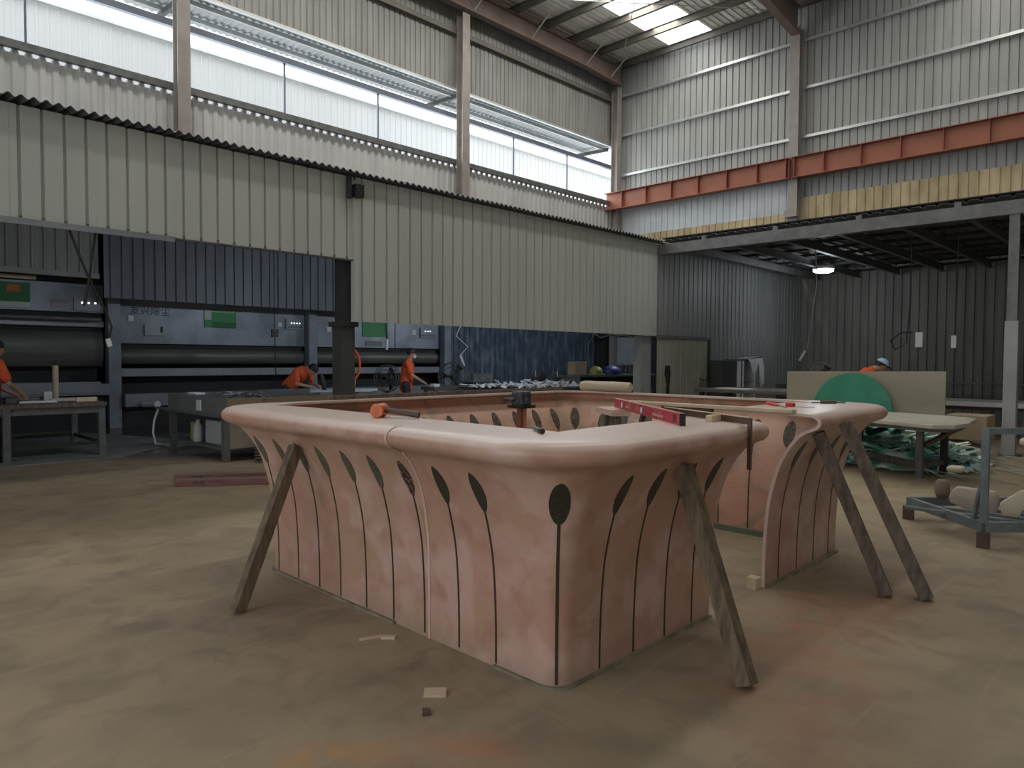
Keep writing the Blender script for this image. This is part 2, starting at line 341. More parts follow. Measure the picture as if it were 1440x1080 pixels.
# ================================================================== SETTING
XW, YW, YP, XM = 21.4, 15.7, 8.8, 13.65
fl_b = MB().box(-9, 22, -8, 18.7, -.12, 0); tag(fl_b.build('floor', mfloor), 'dusty stained concrete workshop floor', kind='structure')
slab = MB().prism([(-1, 11.6), (3.55, 11.6), (5.1, 13.1), (4.2, 15.6), (-1, 15.6)], .0, .012)
tag(slab.build('trim_1', mat('pale_slab', (0.17, 0.165, 0.155), .6, col2=(.22, .22, .21), scale=3)), 'pale screed patch on the floor under the left workbench', kind='structure')

# right-hand main wall
wr = struct('wall_right', (XW, 8, 0), 'tall galvanised ribbed wall on the right')
clad(wr, 8.8, 15.72, XW, 4.0, 12.1, .2125, 4, .028, -.035, mwall, 'y')
clad(wr, -7.9, 8.8, XW, 4.0, 12.1, .2125, 4, .028, -.035, mwall, 'y')
MB().box(XW+.06, XW+.12, -8, 15.75, 0, 12.25).box(XW+.06, XW+.12, 15.75, 18.6, 0, 4.5).build('light_leak_backing', mwall, wr)  # unseen backing added behind the sheets to block stray light
mb = MB()
for z in (10.98, 9.58, 8.15):
    for (a, c) in ((15.6, 9.05), (8.75, -6.3)): 
        MB().box(XW-.13, XW-.035, c, a, z-.04, z+.04).build('girt', mgirt, wr)
tn = struct('trim_2', (XW-.05, 8, 0), 'cream rust-stained cladding skirt low on the right wall')
clad(tn, -6.3, 9.1, XW-.10, 4.3, 6.36, .23, 4, .035, -.03, mtansheet, 'y')
clad(tn, 9.1, 15.6, XW-.10, 4.3, 5.95, .23, 4, .035, -.03, mtansheet, 'y')

tw = struct('trim_3', (XW-.05, 12, 0), 'ribbed sheets on the right wall just under the red beam, whitened for clerestory light')
clad(tw, 9.1, 15.55, XW-.07, 5.9, 6.95, .23, 4, .035, -.02, mat('clerestory_lit_cladding', (0.62, 0.65, 0.68), .45, col2=(.50, .53, .55), scale=1.2), 'y')  # extra sheets; the bluish clerestory light is put into their colour
# left main wall: upper band, band under the sill, hanging blue panel
wl = struct('wall_left', (10, YW, 0), 'upper ribbed wall on the left above and below the long opening')
clad(wl, -.3, 21.3, YW, 9.28, 12.0, .17, 5, .04, -.03, mtanw, 'x')
MB().box(-.4, 21.5, YW+.06, YW+.1, 9.28, 12.25).build('light_leak_backing', mtanw, wl)  # opaque backing added behind the upper band against light leaks
clad(wl, -.3, 21.3, YW, 4.4, 7.12, .2125, 4, .10, .035, mlow, 'x', notch=.09)
MB().box(-.3, 21.3, YW-.14, YW-.06, 10.78, 10.92).build('girt', mpurlin, wl)
MB().box(-.3, 21.25, YW-.16, YW-.05, 7.08, 7.22).build('window_sill', msteel, wl)
MB().box(-.3, 21.3, YW-.03, YW+.06, 9.24, 9.30).build('lintel', mgirt, wl)
wd = struct('wall_hanging', (10, YW, 0), 'blue-grey ribbed panel hanging over the booths')
clad(wd, 4.45, 21.3, YW-.05, 2.68, 4.55, .2125, 4, .03, -.035, mdarkblue, 'x')
wd2 = struct('wall_hanging_left', (2, YW, 0), 'grey-brown ribbed panel above the leftmost booth')
clad(wd2, -.4, 4.4, YW+.15, 3.12, 4.55, .2125, 4, .05, .035, mtanw, 'x')
MB().box(-.4, 4.4, YW+.03, YW+.12, 3.05, 3.15).build('bottom_rail', mcol, wd2)

# opening frame with blue beam and mullions, outside awning, neighbour's wall
wn = struct('window_1', (10, YW, 7.1), 'long unglazed clerestory opening')
MB().box(-.3, 21.2, YW-.06, YW+.06, 8.42, 8.56).build('window_beam', mbluebeam, wn)
for x in (3.22, 8.36, 11.0, 16.1, 18.7): MB().box(x-.02, x+.02, YW-.02, YW+.02, 7.2, 8.42).build('mullion', mbluebeam, wn)
aw = thing('awning', 'pale corrugated awning outside the clerestory opening, on brackets', 'awning', (10, YW+.1, 9.2))
def wave_sheet(width, length, pitch, amp, rise, m, name, seg=6, thick=.006):
    n = int(round(width/pitch*seg)); b = MB(); vs = []; fs = []
    for (yy, zz) in ((0, 0), (length, rise)):
        for i in range(n+1): vs.append((i*width/n, yy, zz+amp*cos(2*pi*i/seg)))
    k = n+1
    vs += [(x, y, z-thick) for x, y, z in vs]
    for i in range(n): fs += [(i, i+1, k+i+1, k+i), (2*k+i+1, 2*k+i, 3*k+i, 3*k+i+1), (i+1, i, 2*k+i, 2*k+i+1), (k+i, k+i+1, 3*k+i+1, 3*k+i)]
    fs += [(0, k, 3*k, 2*k), (n, 2*k+n, 3*k+n, k+n)]
    return b.add(vs, fs).mesh(name, m, smooth=True)
me = wave_sheet(.88, 1.65, .18, .02, .10, mawn, 'awning_sheet')
for i in range(25): inst('awning_sheet', me, (-.4+i*.88, YW+.13, 9.33), aw)
for yy, zz in ((.35, 9.30), (1.2, 9.35)): MB().box(-.3, 21.5, YW+yy, YW+yy+.06, zz-.1, zz).build('awning_purlin', mgirt, aw)
for x in (6.1, 13.9, 21.2): MB().beam((x, YW+.15, 9.18), (x, YW+1.75, 9.24), .08, .12).build('awning_bracket', msteel, aw)
nb = struct('wall_outside', (10, 24, 0), 'pale ribbed wall of the neighbouring shed outside')
clad(nb, -4, 36, 24.5, 4.5, 11.8, .28, 6, .05, .025, mneigh, 'x')
MB().box(-4, 36, 24.3, 24.44, 11.74, 11.82).build('ridge_trim', mgirt, nb)

# columns and rafters
def hcol(x, y, z0, z1, w, m, label, name='steel_column', face='x'):
    r = thing(name, label, 'column', (x, y, z0)); t = .018
    if face == 'x':
        MB().box(x-w/2, x+w/2, y-w/2, y-w/2+t, z0, z1).box(x-w/2, x+w/2, y+w/2-t, y+w/2, z0, z1).box(x-t/2, x+t/2, y-w/2+t, y+w/2-t, z0, z1).build('column_shaft', m, r)
    else:
        MB().box(x-w/2, x-w/2+t, y-w/2, y+w/2, z0, z1).box(x+w/2-t, x+w/2, y-w/2, y+w/2, z0, z1).box(x-w/2+t, x+w/2-t, y-t/2, y+t/2, z0, z1).build('column_shaft', m, r)
    return r
hcol(5.9, YW-.3, 4.85, 11.5, .26, mcol, 'tall taupe steel column at the left, crossing the bright opening')
hcol(13.72, YW-.3, 4.85, 11.3, .27, mcol, 'tall taupe steel column mid left wall, crossing the bright opening')
c3 = hcol(21.1, YW-.3, 0, 11.4, .27, mcol, 'tall taupe steel column in the far corner of the hall')
c4 = hcol(21.12, 8.9, 4.3, 11.3, .28, mcol, 'tall taupe steel column against the right wall, under the rafter', face='y')
MB().box(20.85, 21.0, 8.72, 9.08, 5.75, 5.95).build('crane_bracket', mcol, c4)
def rafter(x0, x1, y, zb, h, label, n, dr_=.30):
    r = thing('roof_rafter', label, 'rafter', ((x0+x1)/2, y, zb))
    MB().ibeam((x0, y, zb+h/2), (x1-2.2, y, zb+h/2), .24, h, .025).build('rafter_beam', mbrown, r)
    b = MB(); t = .025  # haunched end
    for yy, w_ in ((y, t),): b.prism([(x1-2.2, zb), (x1, zb-dr_), (x1, zb+h), (x1-2.2, zb+h)], yy-w_/2, yy+w_/2, 'y')
    b.beam((x1-2.2, y, zb+.012), (x1, y, zb-dr_+.01), .24, .025); b.beam((x1-2.2, y, zb+h-.012), (x1, y, zb+h-.012), .24, .025)
    b.build('rafter_haunch', mbrown, r)
    for xx in n:
        MB().beam((xx, y-.1, zb+.03), (xx+.1, y-.75, zb+h+.05), .035, .035).build('flange_brace', mgirt, r)
    return r
rafter(-2, 21.1, YW-.45, 11.36, .56, 'brown steel rafter running along the top of the left wall', (16.3, 19.0, 20.4, 13.9, 11.6), .10)
rafter(-2, 21.1, 8.9, 11.36, .56, 'brown steel rafter meeting the column on the right wall', (13.6, 16.3, 19.0))
rafter(-2, 21.1, 2.0, 11.36, .56, 'brown steel rafter overhead nearest to the camera side', ())
pr = thing('roof_purlins', 'set of grey-brown purlins under the roof sheets', 'purlins', (10, 5, 11.95))
for i in range(17):
    x = 21.25-.12-1.365*i if i else 21.2
    b = MB().box(x-.035, x-.028, -7, 15.65, 11.93, 12.14).box(x-.035, x+.035, -7, 15.65, 11.93, 11.94).box(x-.1, x-.028, -7, 15.65, 12.13, 12.14)
    b.build('purlin', mpurlin, pr)
br = thing('roof_bracing', 'thin steel cross bracing rods under the roof by the corner', 'bracing', (17, 12, 11.8))
for p, q in (((13.9, 15.2, 11.85), (21.0, 9.1, 11.85)), ((13.9, 9.1, 11.83), (21.0, 15.2, 11.83)), ((6.0, 15.2, 11.85), (13.7, 9.1, 11.85)), ((6.0, 9.1, 11.83), (13.7, 15.2, 11.83))):
    MB().tube([p, q], .013, 6).build('bracing_rod', mgirt, br)
cl = struct('ceiling', (6, 5, 12.15), 'ribbed metal roof with a translucent strip')
rs = rib_sheet(.80, 0, 29.6, .2, .03, .025, mroof, 'roof_sheet')   # laid flat: local z -> world -x
yy = 15.75
while yy > -7.5:
    if 12.1 < yy-.4 < 13.0 or 3.9 < yy-.4 < 4.7 or -3.4 < yy-.4 < -2.6:
        yy -= .80
        continue
    o = bpy.data.objects.new('roof_sheet', rs); COL.objects.link(o); o.parent = cl
    mx = Matrix(((0, 0, -1), (-1, 0, 0), (0, 1, 0))).to_4x4()
    mx.translation = Vector((21.5, yy, 12.19))-ORG[cl]; o.matrix_local = mx
    yy -= .805
# shed side behind the camera
wb = struct('wall_back', (-8, 5, 0), 'ribbed wall behind the photographer with a wide gateway')
clad(wb, -7.8, -1.5, -7.9, 0, 12, .2125, 6, .04, .03, mwall, 'y'); clad(wb, 8.4, 15.6, -7.9, 0, 12, .2125, 6, .04, .03, mwall, 'y'); clad(wb, -1.5, 8.4, -7.9, 6, 12, .2125, 6, .04, .03, mwall, 'y')
wf = struct('wall_front', (6, -7.8, 0), 'ribbed wall on the camera side of the hall')
MB().box(-7.9, 21.4, -7.9, -7.8, 0, 12).build('cladding_sheet', mwall, wf)

# red crane runway beam
cb = thing('crane_runway_beam', 'long red oxide steel crane beam along the right wall', 'beam', (20.9, 5, 6.9))
xb = 20.95
for a, c in ((15.7, 8.95), (8.9, -6)):
    MB().box(xb-.14, xb+.14, c, a, 7.47, 7.49).box(xb-.14, xb+.14, c, a, 6.88, 6.9).box(xb-.008, xb+.008, c, a, 6.9, 7.47).build('runway_girder', mred, cb)
y = 14.95
st = MB().box(-.13, -.008, -.008, .008, 6.9, 7.47).mesh('web_stiffener', mat('dark_red_steel', (0.30, 0.085, 0.06), .6))
while y > -5:
    inst('web_stiffener', st, (xb, y, 0), cb); y -= 1.0
inst('web_stiffener', st, (xb, 9.05, 0), cb); inst('web_stiffener', st, (xb, 8.8, 0), cb)

# partition (front skin of the lean-to) and its roof
pw = struct('wall_partition', (6, YP, 2), 'pale ribbed partition wall in front of the work bays')
clad(pw, -3.3, 5.74, YP, 2.92, 4.09, .2125, 4, .026, -.03, mwhitesheet, 'x')
clad(pw, 5.76, 13.58, YP-.03, 2.035, 4.09, .2125, 4, .026, -.03, mwhitesheet, 'x')
MB().box(-3.3, 5.74, YP+.01, YP+.06, 2.9, 2.96).build('bottom_rail', msteel, pw)
MB().box(-3.3, 3.25, YP-.06, YP-.035, 2.86, 2.925).build('edge_strip', mlip, pw)
MB().box(5.76, 13.58, YP+.01, YP+.06, 2.04, 2.1).build('bottom_rail', msteel, pw)
MB().box(5.74, 5.80, YP-.055, YP+.06, 2.035, 4.05).build('edge_strip', mwhitesheet, pw)
lr = struct('ceiling_lean_to', (5, 12, 4.1), 'dark corrugated roof over the work bays')
me = wave_sheet(.88, 7.0, .11, .02, .75, mlean, 'corrugated_sheet')
for i in range(19): inst('corrugated_sheet', me, (-3.12+i*.88, YP-.2, 4.115+.006*(i % 2)), lr)
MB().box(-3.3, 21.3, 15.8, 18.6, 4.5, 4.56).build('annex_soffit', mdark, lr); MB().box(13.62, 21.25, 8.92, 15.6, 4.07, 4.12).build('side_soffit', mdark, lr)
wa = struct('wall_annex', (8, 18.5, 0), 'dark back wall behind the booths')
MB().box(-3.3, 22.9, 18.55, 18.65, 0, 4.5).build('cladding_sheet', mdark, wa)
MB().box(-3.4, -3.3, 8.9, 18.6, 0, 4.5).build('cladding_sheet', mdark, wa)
nv = struct('wall_navy', (18, 16.6, 0), 'dark navy ribbed wall at the back of the middle bay')
clad(nv, 14.25, 21.4, 16.55, 0, 4.5, .2125, 4, .05, -.04, mnavy, 'x')
MB().box(14.16, 21.6, 16.62, 16.68, 0, 4.55).build('light_leak_backing', mdark, nv)  # unseen box added behind the navy sheets to keep light out
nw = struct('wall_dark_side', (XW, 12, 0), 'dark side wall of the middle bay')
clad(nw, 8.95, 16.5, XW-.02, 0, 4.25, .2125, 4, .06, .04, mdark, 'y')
# lean-to columns
lc = thing('steel_column', 'dark steel column at the step in the partition edge', 'column', (5.72, 9.0, 0))
MB().box(5.60, 5.84, 8.92, 9.14, 0, 2.03).build('column_shaft', mat('sooty_steel', (0.055, 0.057, 0.055), .6), lc)
MB().box(5.63, 5.76, 8.90, 9.12, 2.03, 2.95).build('column_head', mdark, lc); MB().box(5.56, 5.88, 8.88, 9.18, 1.96, 2.03).build('cap_plate', mdark, lc)
lc = thing('steel_column', 'grey square column under the right end of the partition', 'column', (13.2, 8.95, 0))
MB().box(13.12, 13.52, 8.86, 9.06, 0, 2.03).build('column_shaft', mat('pale_grey_steel', (0.30, 0.32, 0.32), .5), lc)
fb = thing('wall_floodlight', 'small black floodlight box on an arm high on the partition', 'floodlight', (5.75, YP-.1, 3.7))
MB().box(5.66, 5.80, YP-.2, YP-.07, 3.78, 3.96).build('housing', mblack, fb, bevel=.01); MB().box(5.58, 5.64, YP-.12, YP-.06, 3.76, 4.06).build('bracket', mdark, fb)

# bay under the mezzanine
mw = struct('wall_side_bay', (17, YP, 0), 'grey ribbed wall of the bay under the mezzanine')
clad(mw, 13.6, 21.3, YP, 2.06, 4.1, .2125, 4, .035, -.035, mmezzwall, 'x'); clad(mw, 15.95, 21.3, YP, 0, 2.06, .2125, 4, .035, -.035, mmezzwall, 'x')
MB().box(13.62, 21.4, YP+.045, YP+.075, 2.05, 4.15).build('light_leak_backing', mdark, mw); MB().box(15.95, 21.4, YP+.045, YP+.075, 0, 2.05).build('light_leak_backing', mdark, mw)  # backings added behind the bay sheets so no light leaks through
mbk = struct('wall_bay_back', (XW-.1, 3, 0), 'dark ribbed back wall of the bay under the mezzanine')
clad(mbk, -6.5, 8.8, XW-.12, 0, 4.2, .2125, 4, .045, -.04, mmezzback, 'y')
dr = struct('door_1', (14.7, YP-.02, 0), 'pale olive ribbed sliding door')
clad(dr, 13.62, 15.86, YP-.03, 0.02, 2.0, .28, 2, .03, -.015, mat('olive_cream_sheet', (0.34, 0.345, 0.27), .55), 'x', name='door_panel')
MB().box(13.6, 15.9, YP-.07, YP-.02, 1.99, 2.05).build('door_rail', msteel, dr); MB().box(15.86, 15.95, YP-.06, YP+.02, 0, 2.05).build('door_frame', mdark, dr)
MB().tube([(15.4, YP-.1, 1.05), (15.5, YP-.13, 1.02), (15.7, YP-.13, 1.03), (15.8, YP-.06, 1.06)], .012, 6).build('door_handle', mblack, dr)
mz = thing('mezzanine', 'grey steel mezzanine deck over the right bay', 'mezzanine', (17, 4, 3.9))
MB().box(XM-.08, XM+.08, -6.5, 8.72, 3.83, 4.05).build('edge_beam', msteel, mz)
for i in range(9): MB().box(XM-.04, XM+.06, 7.6-i*1.55, 7.7-i*1.55, 4.05, 4.13).build('deck_bracket', msteel, mz)
for i in range(14):
    y = 8.1-i*1.05; MB().ibeam((XM+.08, y, 3.93), (XW-.2, y, 3.93), .09, .17, .015).build('joist', msteel, mz)
for i in range(8):
    x = XM+.9+i*.95; MB().box(x-.03, x+.03, -6.5, 8.7, 4.02, 4.08).build('deck_batten', mdark, mz)
ds = rib_sheet(.85, 0, 7.6, .2125, .05, .03, mat('deck_sheet_steel', (0.24, 0.25, 0.26), .85, spec=.1), 'deck_sheet')
for i in range(18):
    o = bpy.data.objects.new('deck_sheet', ds); COL.objects.link(o); o.parent = mz
    mx = Matrix(((0, 0, -1), (-1, 0, 0), (0, 1, 0))).to_4x4(); mx.translation = Vector((XW-.15, 8.75-i*.852, 4.15))-ORG[mz]; o.matrix_local = mx
MB().box(XM+.05, XW-.2, -6.5, 8.72, 4.19, 4.21).build('deck_leak_backing', mdark, mz)  # opaque layer added above the deck sheets to stop light leaking
mp_ = thing('mezzanine_post', 'square grey post holding the mezzanine edge at the far right', 'post', (XM, 2.22, 0))
MB().box(XM-.08, XM+.08, 2.12, 2.30, 0, 2.15).build('sleeve', mat('light_grey_steel', (0.33, 0.34, 0.35), .5), mp_); MB().box(XM-.06, XM+.06, 2.14, 2.28, 2.15, 3.83).build('post_shaft', msteel, mp_)
MB().box(XM-.15, XM+.15, 2.05, 2.37, 0, .02).build('base_plate', msteel, mp_)
# bay lamp
lp = thing('bay_lamp', 'lit white oval LED lamp hanging under the mezzanine', 'lamp', (18.2, 6.9, 3.75))
b = MB().lathe([(.20, 0), (.26, .03), (.26, .09), (.16, .13)], (18.2, 6.9, 3.76), 20); b.build('lamp_housing', mwhite, lp, smooth=True)
MB().lathe([(.17, -.05), (.235, -.02), (.24, .002), (.2, .01)], (18.2, 6.9, 3.755), 20).build('lamp_lens', mlampm, lp, smooth=True)
pl = bpy.data.lights.new('bay_lamp_light', 'POINT'); pl.energy = 45; pl.shadow_soft_size = .2; pl.color = (.85, .93, 1); po = bpy.data.objects.new('bay_lamp_light', pl); COL.objects.link(po); po.location = (18.2, 6.9, 3.6)

# ================================================================== THE BAR COUNTER
X0, X1, Y0, Y1, R = 2.39, 5.82, 2.04, 4.74, .105
G0, G1 = 3.75, 4.49
segs = []   # (len, fn(t)->(x,y,nx,ny))
def line(p, q, n): 
    L_ = sqrt((q[0]-p[0])**2+(q[1]-p[1])**2)
    segs.append((L_, 'l', p, q, n))
def arc(c, a0): segs.append((R*pi/2, 'a', c, a0, None))
line((G1, Y0), (X1-R, Y0), (0, -1)); arc((X1-R, Y0+R), -pi/2)
line((X1, Y0+R), (X1, Y1-R), (1, 0)); arc((X1-R, Y1-R), 0)
line((X1-R, Y1), (X0+R, Y1), (0, 1)); arc((X0+R, Y1-R), pi/2)
line((X0, Y1-R), (X0, Y0+R), (-1, 0)); arc((X0+R, Y0+R), pi)
line((X0+R, Y0), (G0, Y0), (0, -1))
STOT = sum(s[0] for s in segs); CUM = [0]
for s_ in segs: CUM.append(CUM[-1]+s_[0])
def locate(s):
    for i, sg in enumerate(segs):
        if s <= CUM[i+1]+1e-9: break
    t = (s-CUM[i])/sg[0]
    return i, sg, min(max(t, 0), 1)
def plan(s, o):
    i, sg, t = locate(s)
    if sg[1] == 'l':
        p, q, n = sg[2], sg[3], sg[4]; x = p[0]+(q[0]-p[0])*t; y = p[1]+(q[1]-p[1])*t
        return x+n[0]*o, y+n[1]*o
    a = sg[3]+t*pi/2; rr_ = R+o
    return sg[2][0]+rr_*cos(a), sg[2][1]+rr_*sin(a)
def stretch_at(s, o):
    return (R+o)/R if locate(s)[1][1] == 'a' else 1.0
KP = [(0, 0), (.002, .2), (.010, .38), (.026, .55), (.060, .71), (.098, .83), (.145, .92), (.195, .99), (.245, 1.035)]
def o_of_z(z):
    for i in range(len(KP)-1):
        if z <= KP[i+1][1]: break
    p0 = KP[max(i-1, 0)]; p1 = KP[i]; p2 = KP[i+1]; p3 = KP[min(i+2, len(KP)-1)]
    t = (z-p1[1])/(p2[1]-p1[1]); h = p2[1]-p1[1]
    m1 = (p2[0]-p0[0])/(p2[1]-p0[1])*h if p2 != p0 else 0; m2 = (p3[0]-p1[0])/(p3[1]-p1[1])*h
    return (2*t**3-3*t**2+1)*p1[0]+(t**3-2*t**2+t)*m1+(-2*t**3+3*t**2)*p2[0]+(t**3-t**2)*m2
PROF = [(o_of_z(z), z) for z in [i*.05 for i in range(21)]]+[(.222, 1.018), (.25, 1.038)]
# rolled nosing then flat top going inwards
PROF += [(.285, 1.052), (.318, 1.066), (.340, 1.086), (.348, 1.110), (.340, 1.134), (.318, 1.153), (.285, 1.163), (.24, 1.165), (.1, 1.165), (-.03, 1.165), (-.135, 1.165)]
def offset_prof(P_, t):
    out = []
    for i, (o, z) in enumerate(P_):
        a = P_[max(i-1, 0)]; c = P_[min(i+1, len(P_)-1)]; d = Vector((c[0]-a[0], c[1]-a[1])).normalized()
        out.append((o-d.y*t, z+d.x*t))
    return out
PIN = offset_prof(PROF, .018)
def s_samples(a, c):
    out = [a]
    for i, sg in enumerate(segs):
        n = 14 if sg[1] == 'a' else max(1, int(sg[0]/.25))
        for k in range(n+1):
            s = CUM[i]+sg[0]*k/n
            if a+.004 < s < c-.004 and s-out[-1] > .004: out.append(s)
    return out+[c]
bar = thing('bar_counter', 'large pink fibreglass rectangular bar counter with flared walls and black leaf inlays', 'counter', (4.1, 3.4, 0))
def inner_end(s):
    kx = [(0, -.35), (1.25, -.35), (CUM[2], -.1), (CUM[2]+.5, .16), (CUM[5]-.3, .18), (CUM[6]+.1, -.11), (CUM[8], -.11), (STOT, -.135)]
    for (a, va), (c, vc) in zip(kx, kx[1:]):
        if s <= c: return va+(vc-va)*min(max((s-a)/max(c-a, 1e-6), 0), 1)
    return kx[-1][1]
def top_adj(s, i, o, inner=False):
    k = i-(len(PROF)-3)
    return o if k < 0 else .24+(inner_end(s)-.24)*((k+1)/3)
def panel(a, c, name='counter_panel', shift=0):
    S = s_samples(a, c); b = MB(); m = len(PROF)
    for s in S:
        lim = -R+.008 if locate(s)[1][1] == 'a' else -9
        for q, (o, z) in enumerate(PROF): x, y = plan(s, max(top_adj(s, q, o), lim)); b.v.append((x, y, z))
        for q, (o, z) in enumerate(PIN): x, y = plan(s, max(top_adj(s, q, o), lim)); b.v.append((x, y, max(z, 0)))
    k = 2*m; fin = []
    for i in range(len(S)-1):
        for j in range(m-1): b.f.append((i*k+j, (i+1)*k+j, (i+1)*k+j+1, i*k+j+1))
        for j in range(m-1): fin.append(len(b.f)); b.f.append((i*k+m+j, i*k+m+j+1, (i+1)*k+m+j+1, (i+1)*k+m+j))
        b.f.append((i*k+m-1, (i+1)*k+m-1, (i+1)*k+2*m-1, i*k+2*m-1)); b.f.append((i*k, i*k+m, (i+1)*k+m, (i+1)*k))
    for e in (0, (len(S)-1)*k):
        for j in range(m-1): b.f.append((e+j, e+j+1, e+m+j+1, e+m+j))
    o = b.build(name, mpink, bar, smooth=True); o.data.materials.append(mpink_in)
    for i in fin: o.data.polygons[i].material_index = 1
    return o
s_left_seam = CUM[6]+(Y1-R-2.94)            # seam on the left side
s_right_mid = CUM[2]+1.2
s_top_mid = CUM[4]+1.5
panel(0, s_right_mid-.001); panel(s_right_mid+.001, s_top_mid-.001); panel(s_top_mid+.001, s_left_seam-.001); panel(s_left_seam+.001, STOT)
def strip_on(s, w_, z0, z1, eps, m, name, parent, n=24, prof=None, ins=False, thick=.004, slant=0):
    s_base = s
    """thin raised strip up the flare at path position s"""
    b = MB(); zs = [z0+(z1-z0)*i/n for i in range(n+1)]
    for z in zs:
        s = s_base+slant*(z/1.04)**2.2
        o = o_of_z(z); do = (o_of_z(min(z+.01, 1.04))-o_of_z(max(z-.01, 0)))/.02; nn = 1/sqrt(1+do*do)
        for e in (eps, eps-thick if not ins else eps+thick):
            for sg_ in (-1, 1):
                st_ = stretch_at(s, o+e)
                x, y = plan(s+sg_*w_/2/st_, o+e*nn); b.v.append((x, y, z-e*nn*do))
    for i in range(n):
        a = i*4; c = a+4
        b.f += [(a, a+1, c+1, c), (a+2, c+2, c+3, a+3), (a, c, c+2, a+2), (a+1, a+3, c+3, c+1)]
    b.f += [(0, 2, 3, 1), (n*4, n*4+1, n*4+3, n*4+2)]
    return b.build(name, m, parent, smooth=True)
def leaf_on(s, w_, z0, z1, eps, m, name, parent, ins=False, n=18):
    b = MB(); thick = -.004 if not ins else .004
    for i in range(n+1):
        f = i/n; z = z0+(z1-z0)*f
        hw = w_/2*max(sin(pi*f), .0)**(.5 if name == 'leaf_inlay' and w_ > .09 else .62)*(.92+.10*f) if 0 < f < 1 else .001
        o = o_of_z(z); do = (o_of_z(min(z+.01, 1.04))-o_of_z(max(z-.01, 0)))/.02; nn = 1/sqrt(1+do*do)
        for e in (eps, eps+thick):
            for sg_ in (-1, 0, 1):
                st_ = stretch_at(s, o+e); x, y = plan(s+sg_*hw/st_, o+e*nn); b.v.append((x, y, z-e*nn*do))
    for i in range(n):
        a = i*6; c = a+6
        b.f += [(a, a+1, c+1, c), (a+1, a+2, c+2, c+1), (a+3, c+3, c+4, a+4), (a+4, c+4, c+5, a+5), (a, c, c+3, a+3), (a+2, a+5, c+5, c+2)]
    return b.build(name, m, parent, smooth=True)
def sX(x, side):   # path position on the near side / far side
    return (x-G1) if side == 'nr' else CUM[8]+(x-X0-R)
stems = []
for y in (2.70, 2.98, 3.26, 3.53, 3.81, 4.06, 4.33, 4.60): stems.append((CUM[6]+max(Y1-R-y, .01), 'l'))
stems.append((CUM[6]+(Y1-R-2.43), 'l')); stems.append((CUM[7]+R*pi/4, 'c'))
for x in (2.70, 2.98, 3.27, 3.55): stems.append((sX(x, 'n'), 'n'))
for x in (4.69, 4.99, 5.29, 5.58): stems.append((x-G1, 'r'))
stems.append((CUM[1]+R*pi/4, 'c2')); 
for y in (2.5, 2.8, 3.08, 3.36, 3.64, 3.92, 4.2, 4.46): stems.append((CUM[2]+(y-Y0-R), 'rs'))
stems.append((CUM[3]+R*pi/4, 'c3'))
for i in range(11): stems.append((CUM[4]+.1+i*.284, 'fs'))
stems.append((CUM[5]+R*pi/4, 'c4'))
for i, (s, kd) in enumerate(stems):
    lm = mleaf
    if kd == 'l': lm = mleaf2 if i > 1 and i < 8 else mleaf
    if kd == 'l' and i == 1: lm = mleafr
    wl_ = .100 if kd == 'c' else .082
    st_w = .015 if kd == 'c' else .0115
    if kd in ('l', 'c', 'n', 'r', 'c2', 'c4'):
        lf = leaf_on(s, wl_, .770, .975, .003, lm, 'leaf_inlay', bar)
        strip_on(s, st_w, .02, .775, .0025, mleaf, 'stem_line', bar)
    if kd in ('rs', 'c3', 'fs', 'c2'):
        leaf_on(s, .10, .765, .975, -.0215, mleafin, 'leaf_inlay', bar, ins=True)
        strip_on(s, .012, .02, .77, -.021, mleafin, 'stem_line', bar, ins=True)
o = strip_on(s_left_seam, .017, .0, 1.03, .004, mseam, 'seam_ridge', bar, thick=.004, slant=.085)
# seam continues over the nosing
b = MB(); pp = [p for p in PROF if p[1] > 1.035 and p[0] > .1]
for (o_, z) in pp:
    for e in (-.008, .008):
        x, y = plan(s_left_seam+.085+e, o_+.003 if z < 1.15 else o_); b.v.append((x, y, z+(.003 if z > 1.12 else -.001)))
for i in range(len(pp)-1): b.f.append((2*i, 2*i+1, 2*i+3, 2*i+2))
n0 = len(b.v)
b.v += [(x+.004, y, z-.004) for x, y, z in b.v]; b.f += [tuple(n0+j for j in reversed(f)) for f in b.f]
b.build('seam_ridge', mseam, bar, smooth=True)
# battens round the foot
def foot(a, c, o0, o1, h, m):
    S = s_samples(a, c); b = MB()
    for s in S:
        for (o, z) in ((o0, 0), (o1, 0), (o1, h), (o0, h)): x, y = plan(s, o); b.v.append((x, y, z))
    for i in range(len(S)-1):
        for j in range(4): b.f.append((i*4+j, i*4+(j+1) % 4, i*4+4+(j+1) % 4, i*4+4+j))
    e = (len(S)-1)*4; b.f += [(3, 2, 1, 0), (e, e+1, e+2, e+3)]
    return b.build('foot_batten', m, bar)
foot(0, s_right_mid, .002, .022, .016, mstrip); foot(s_left_seam+.5, STOT, .002, .02, .014, mstrip); foot(s_top_mid, s_left_seam-.3, .002, .02, .014, mstrip)
foot(CUM[1]+.2, s_top_mid, -.055, -.02, .045, mgreenstrip)
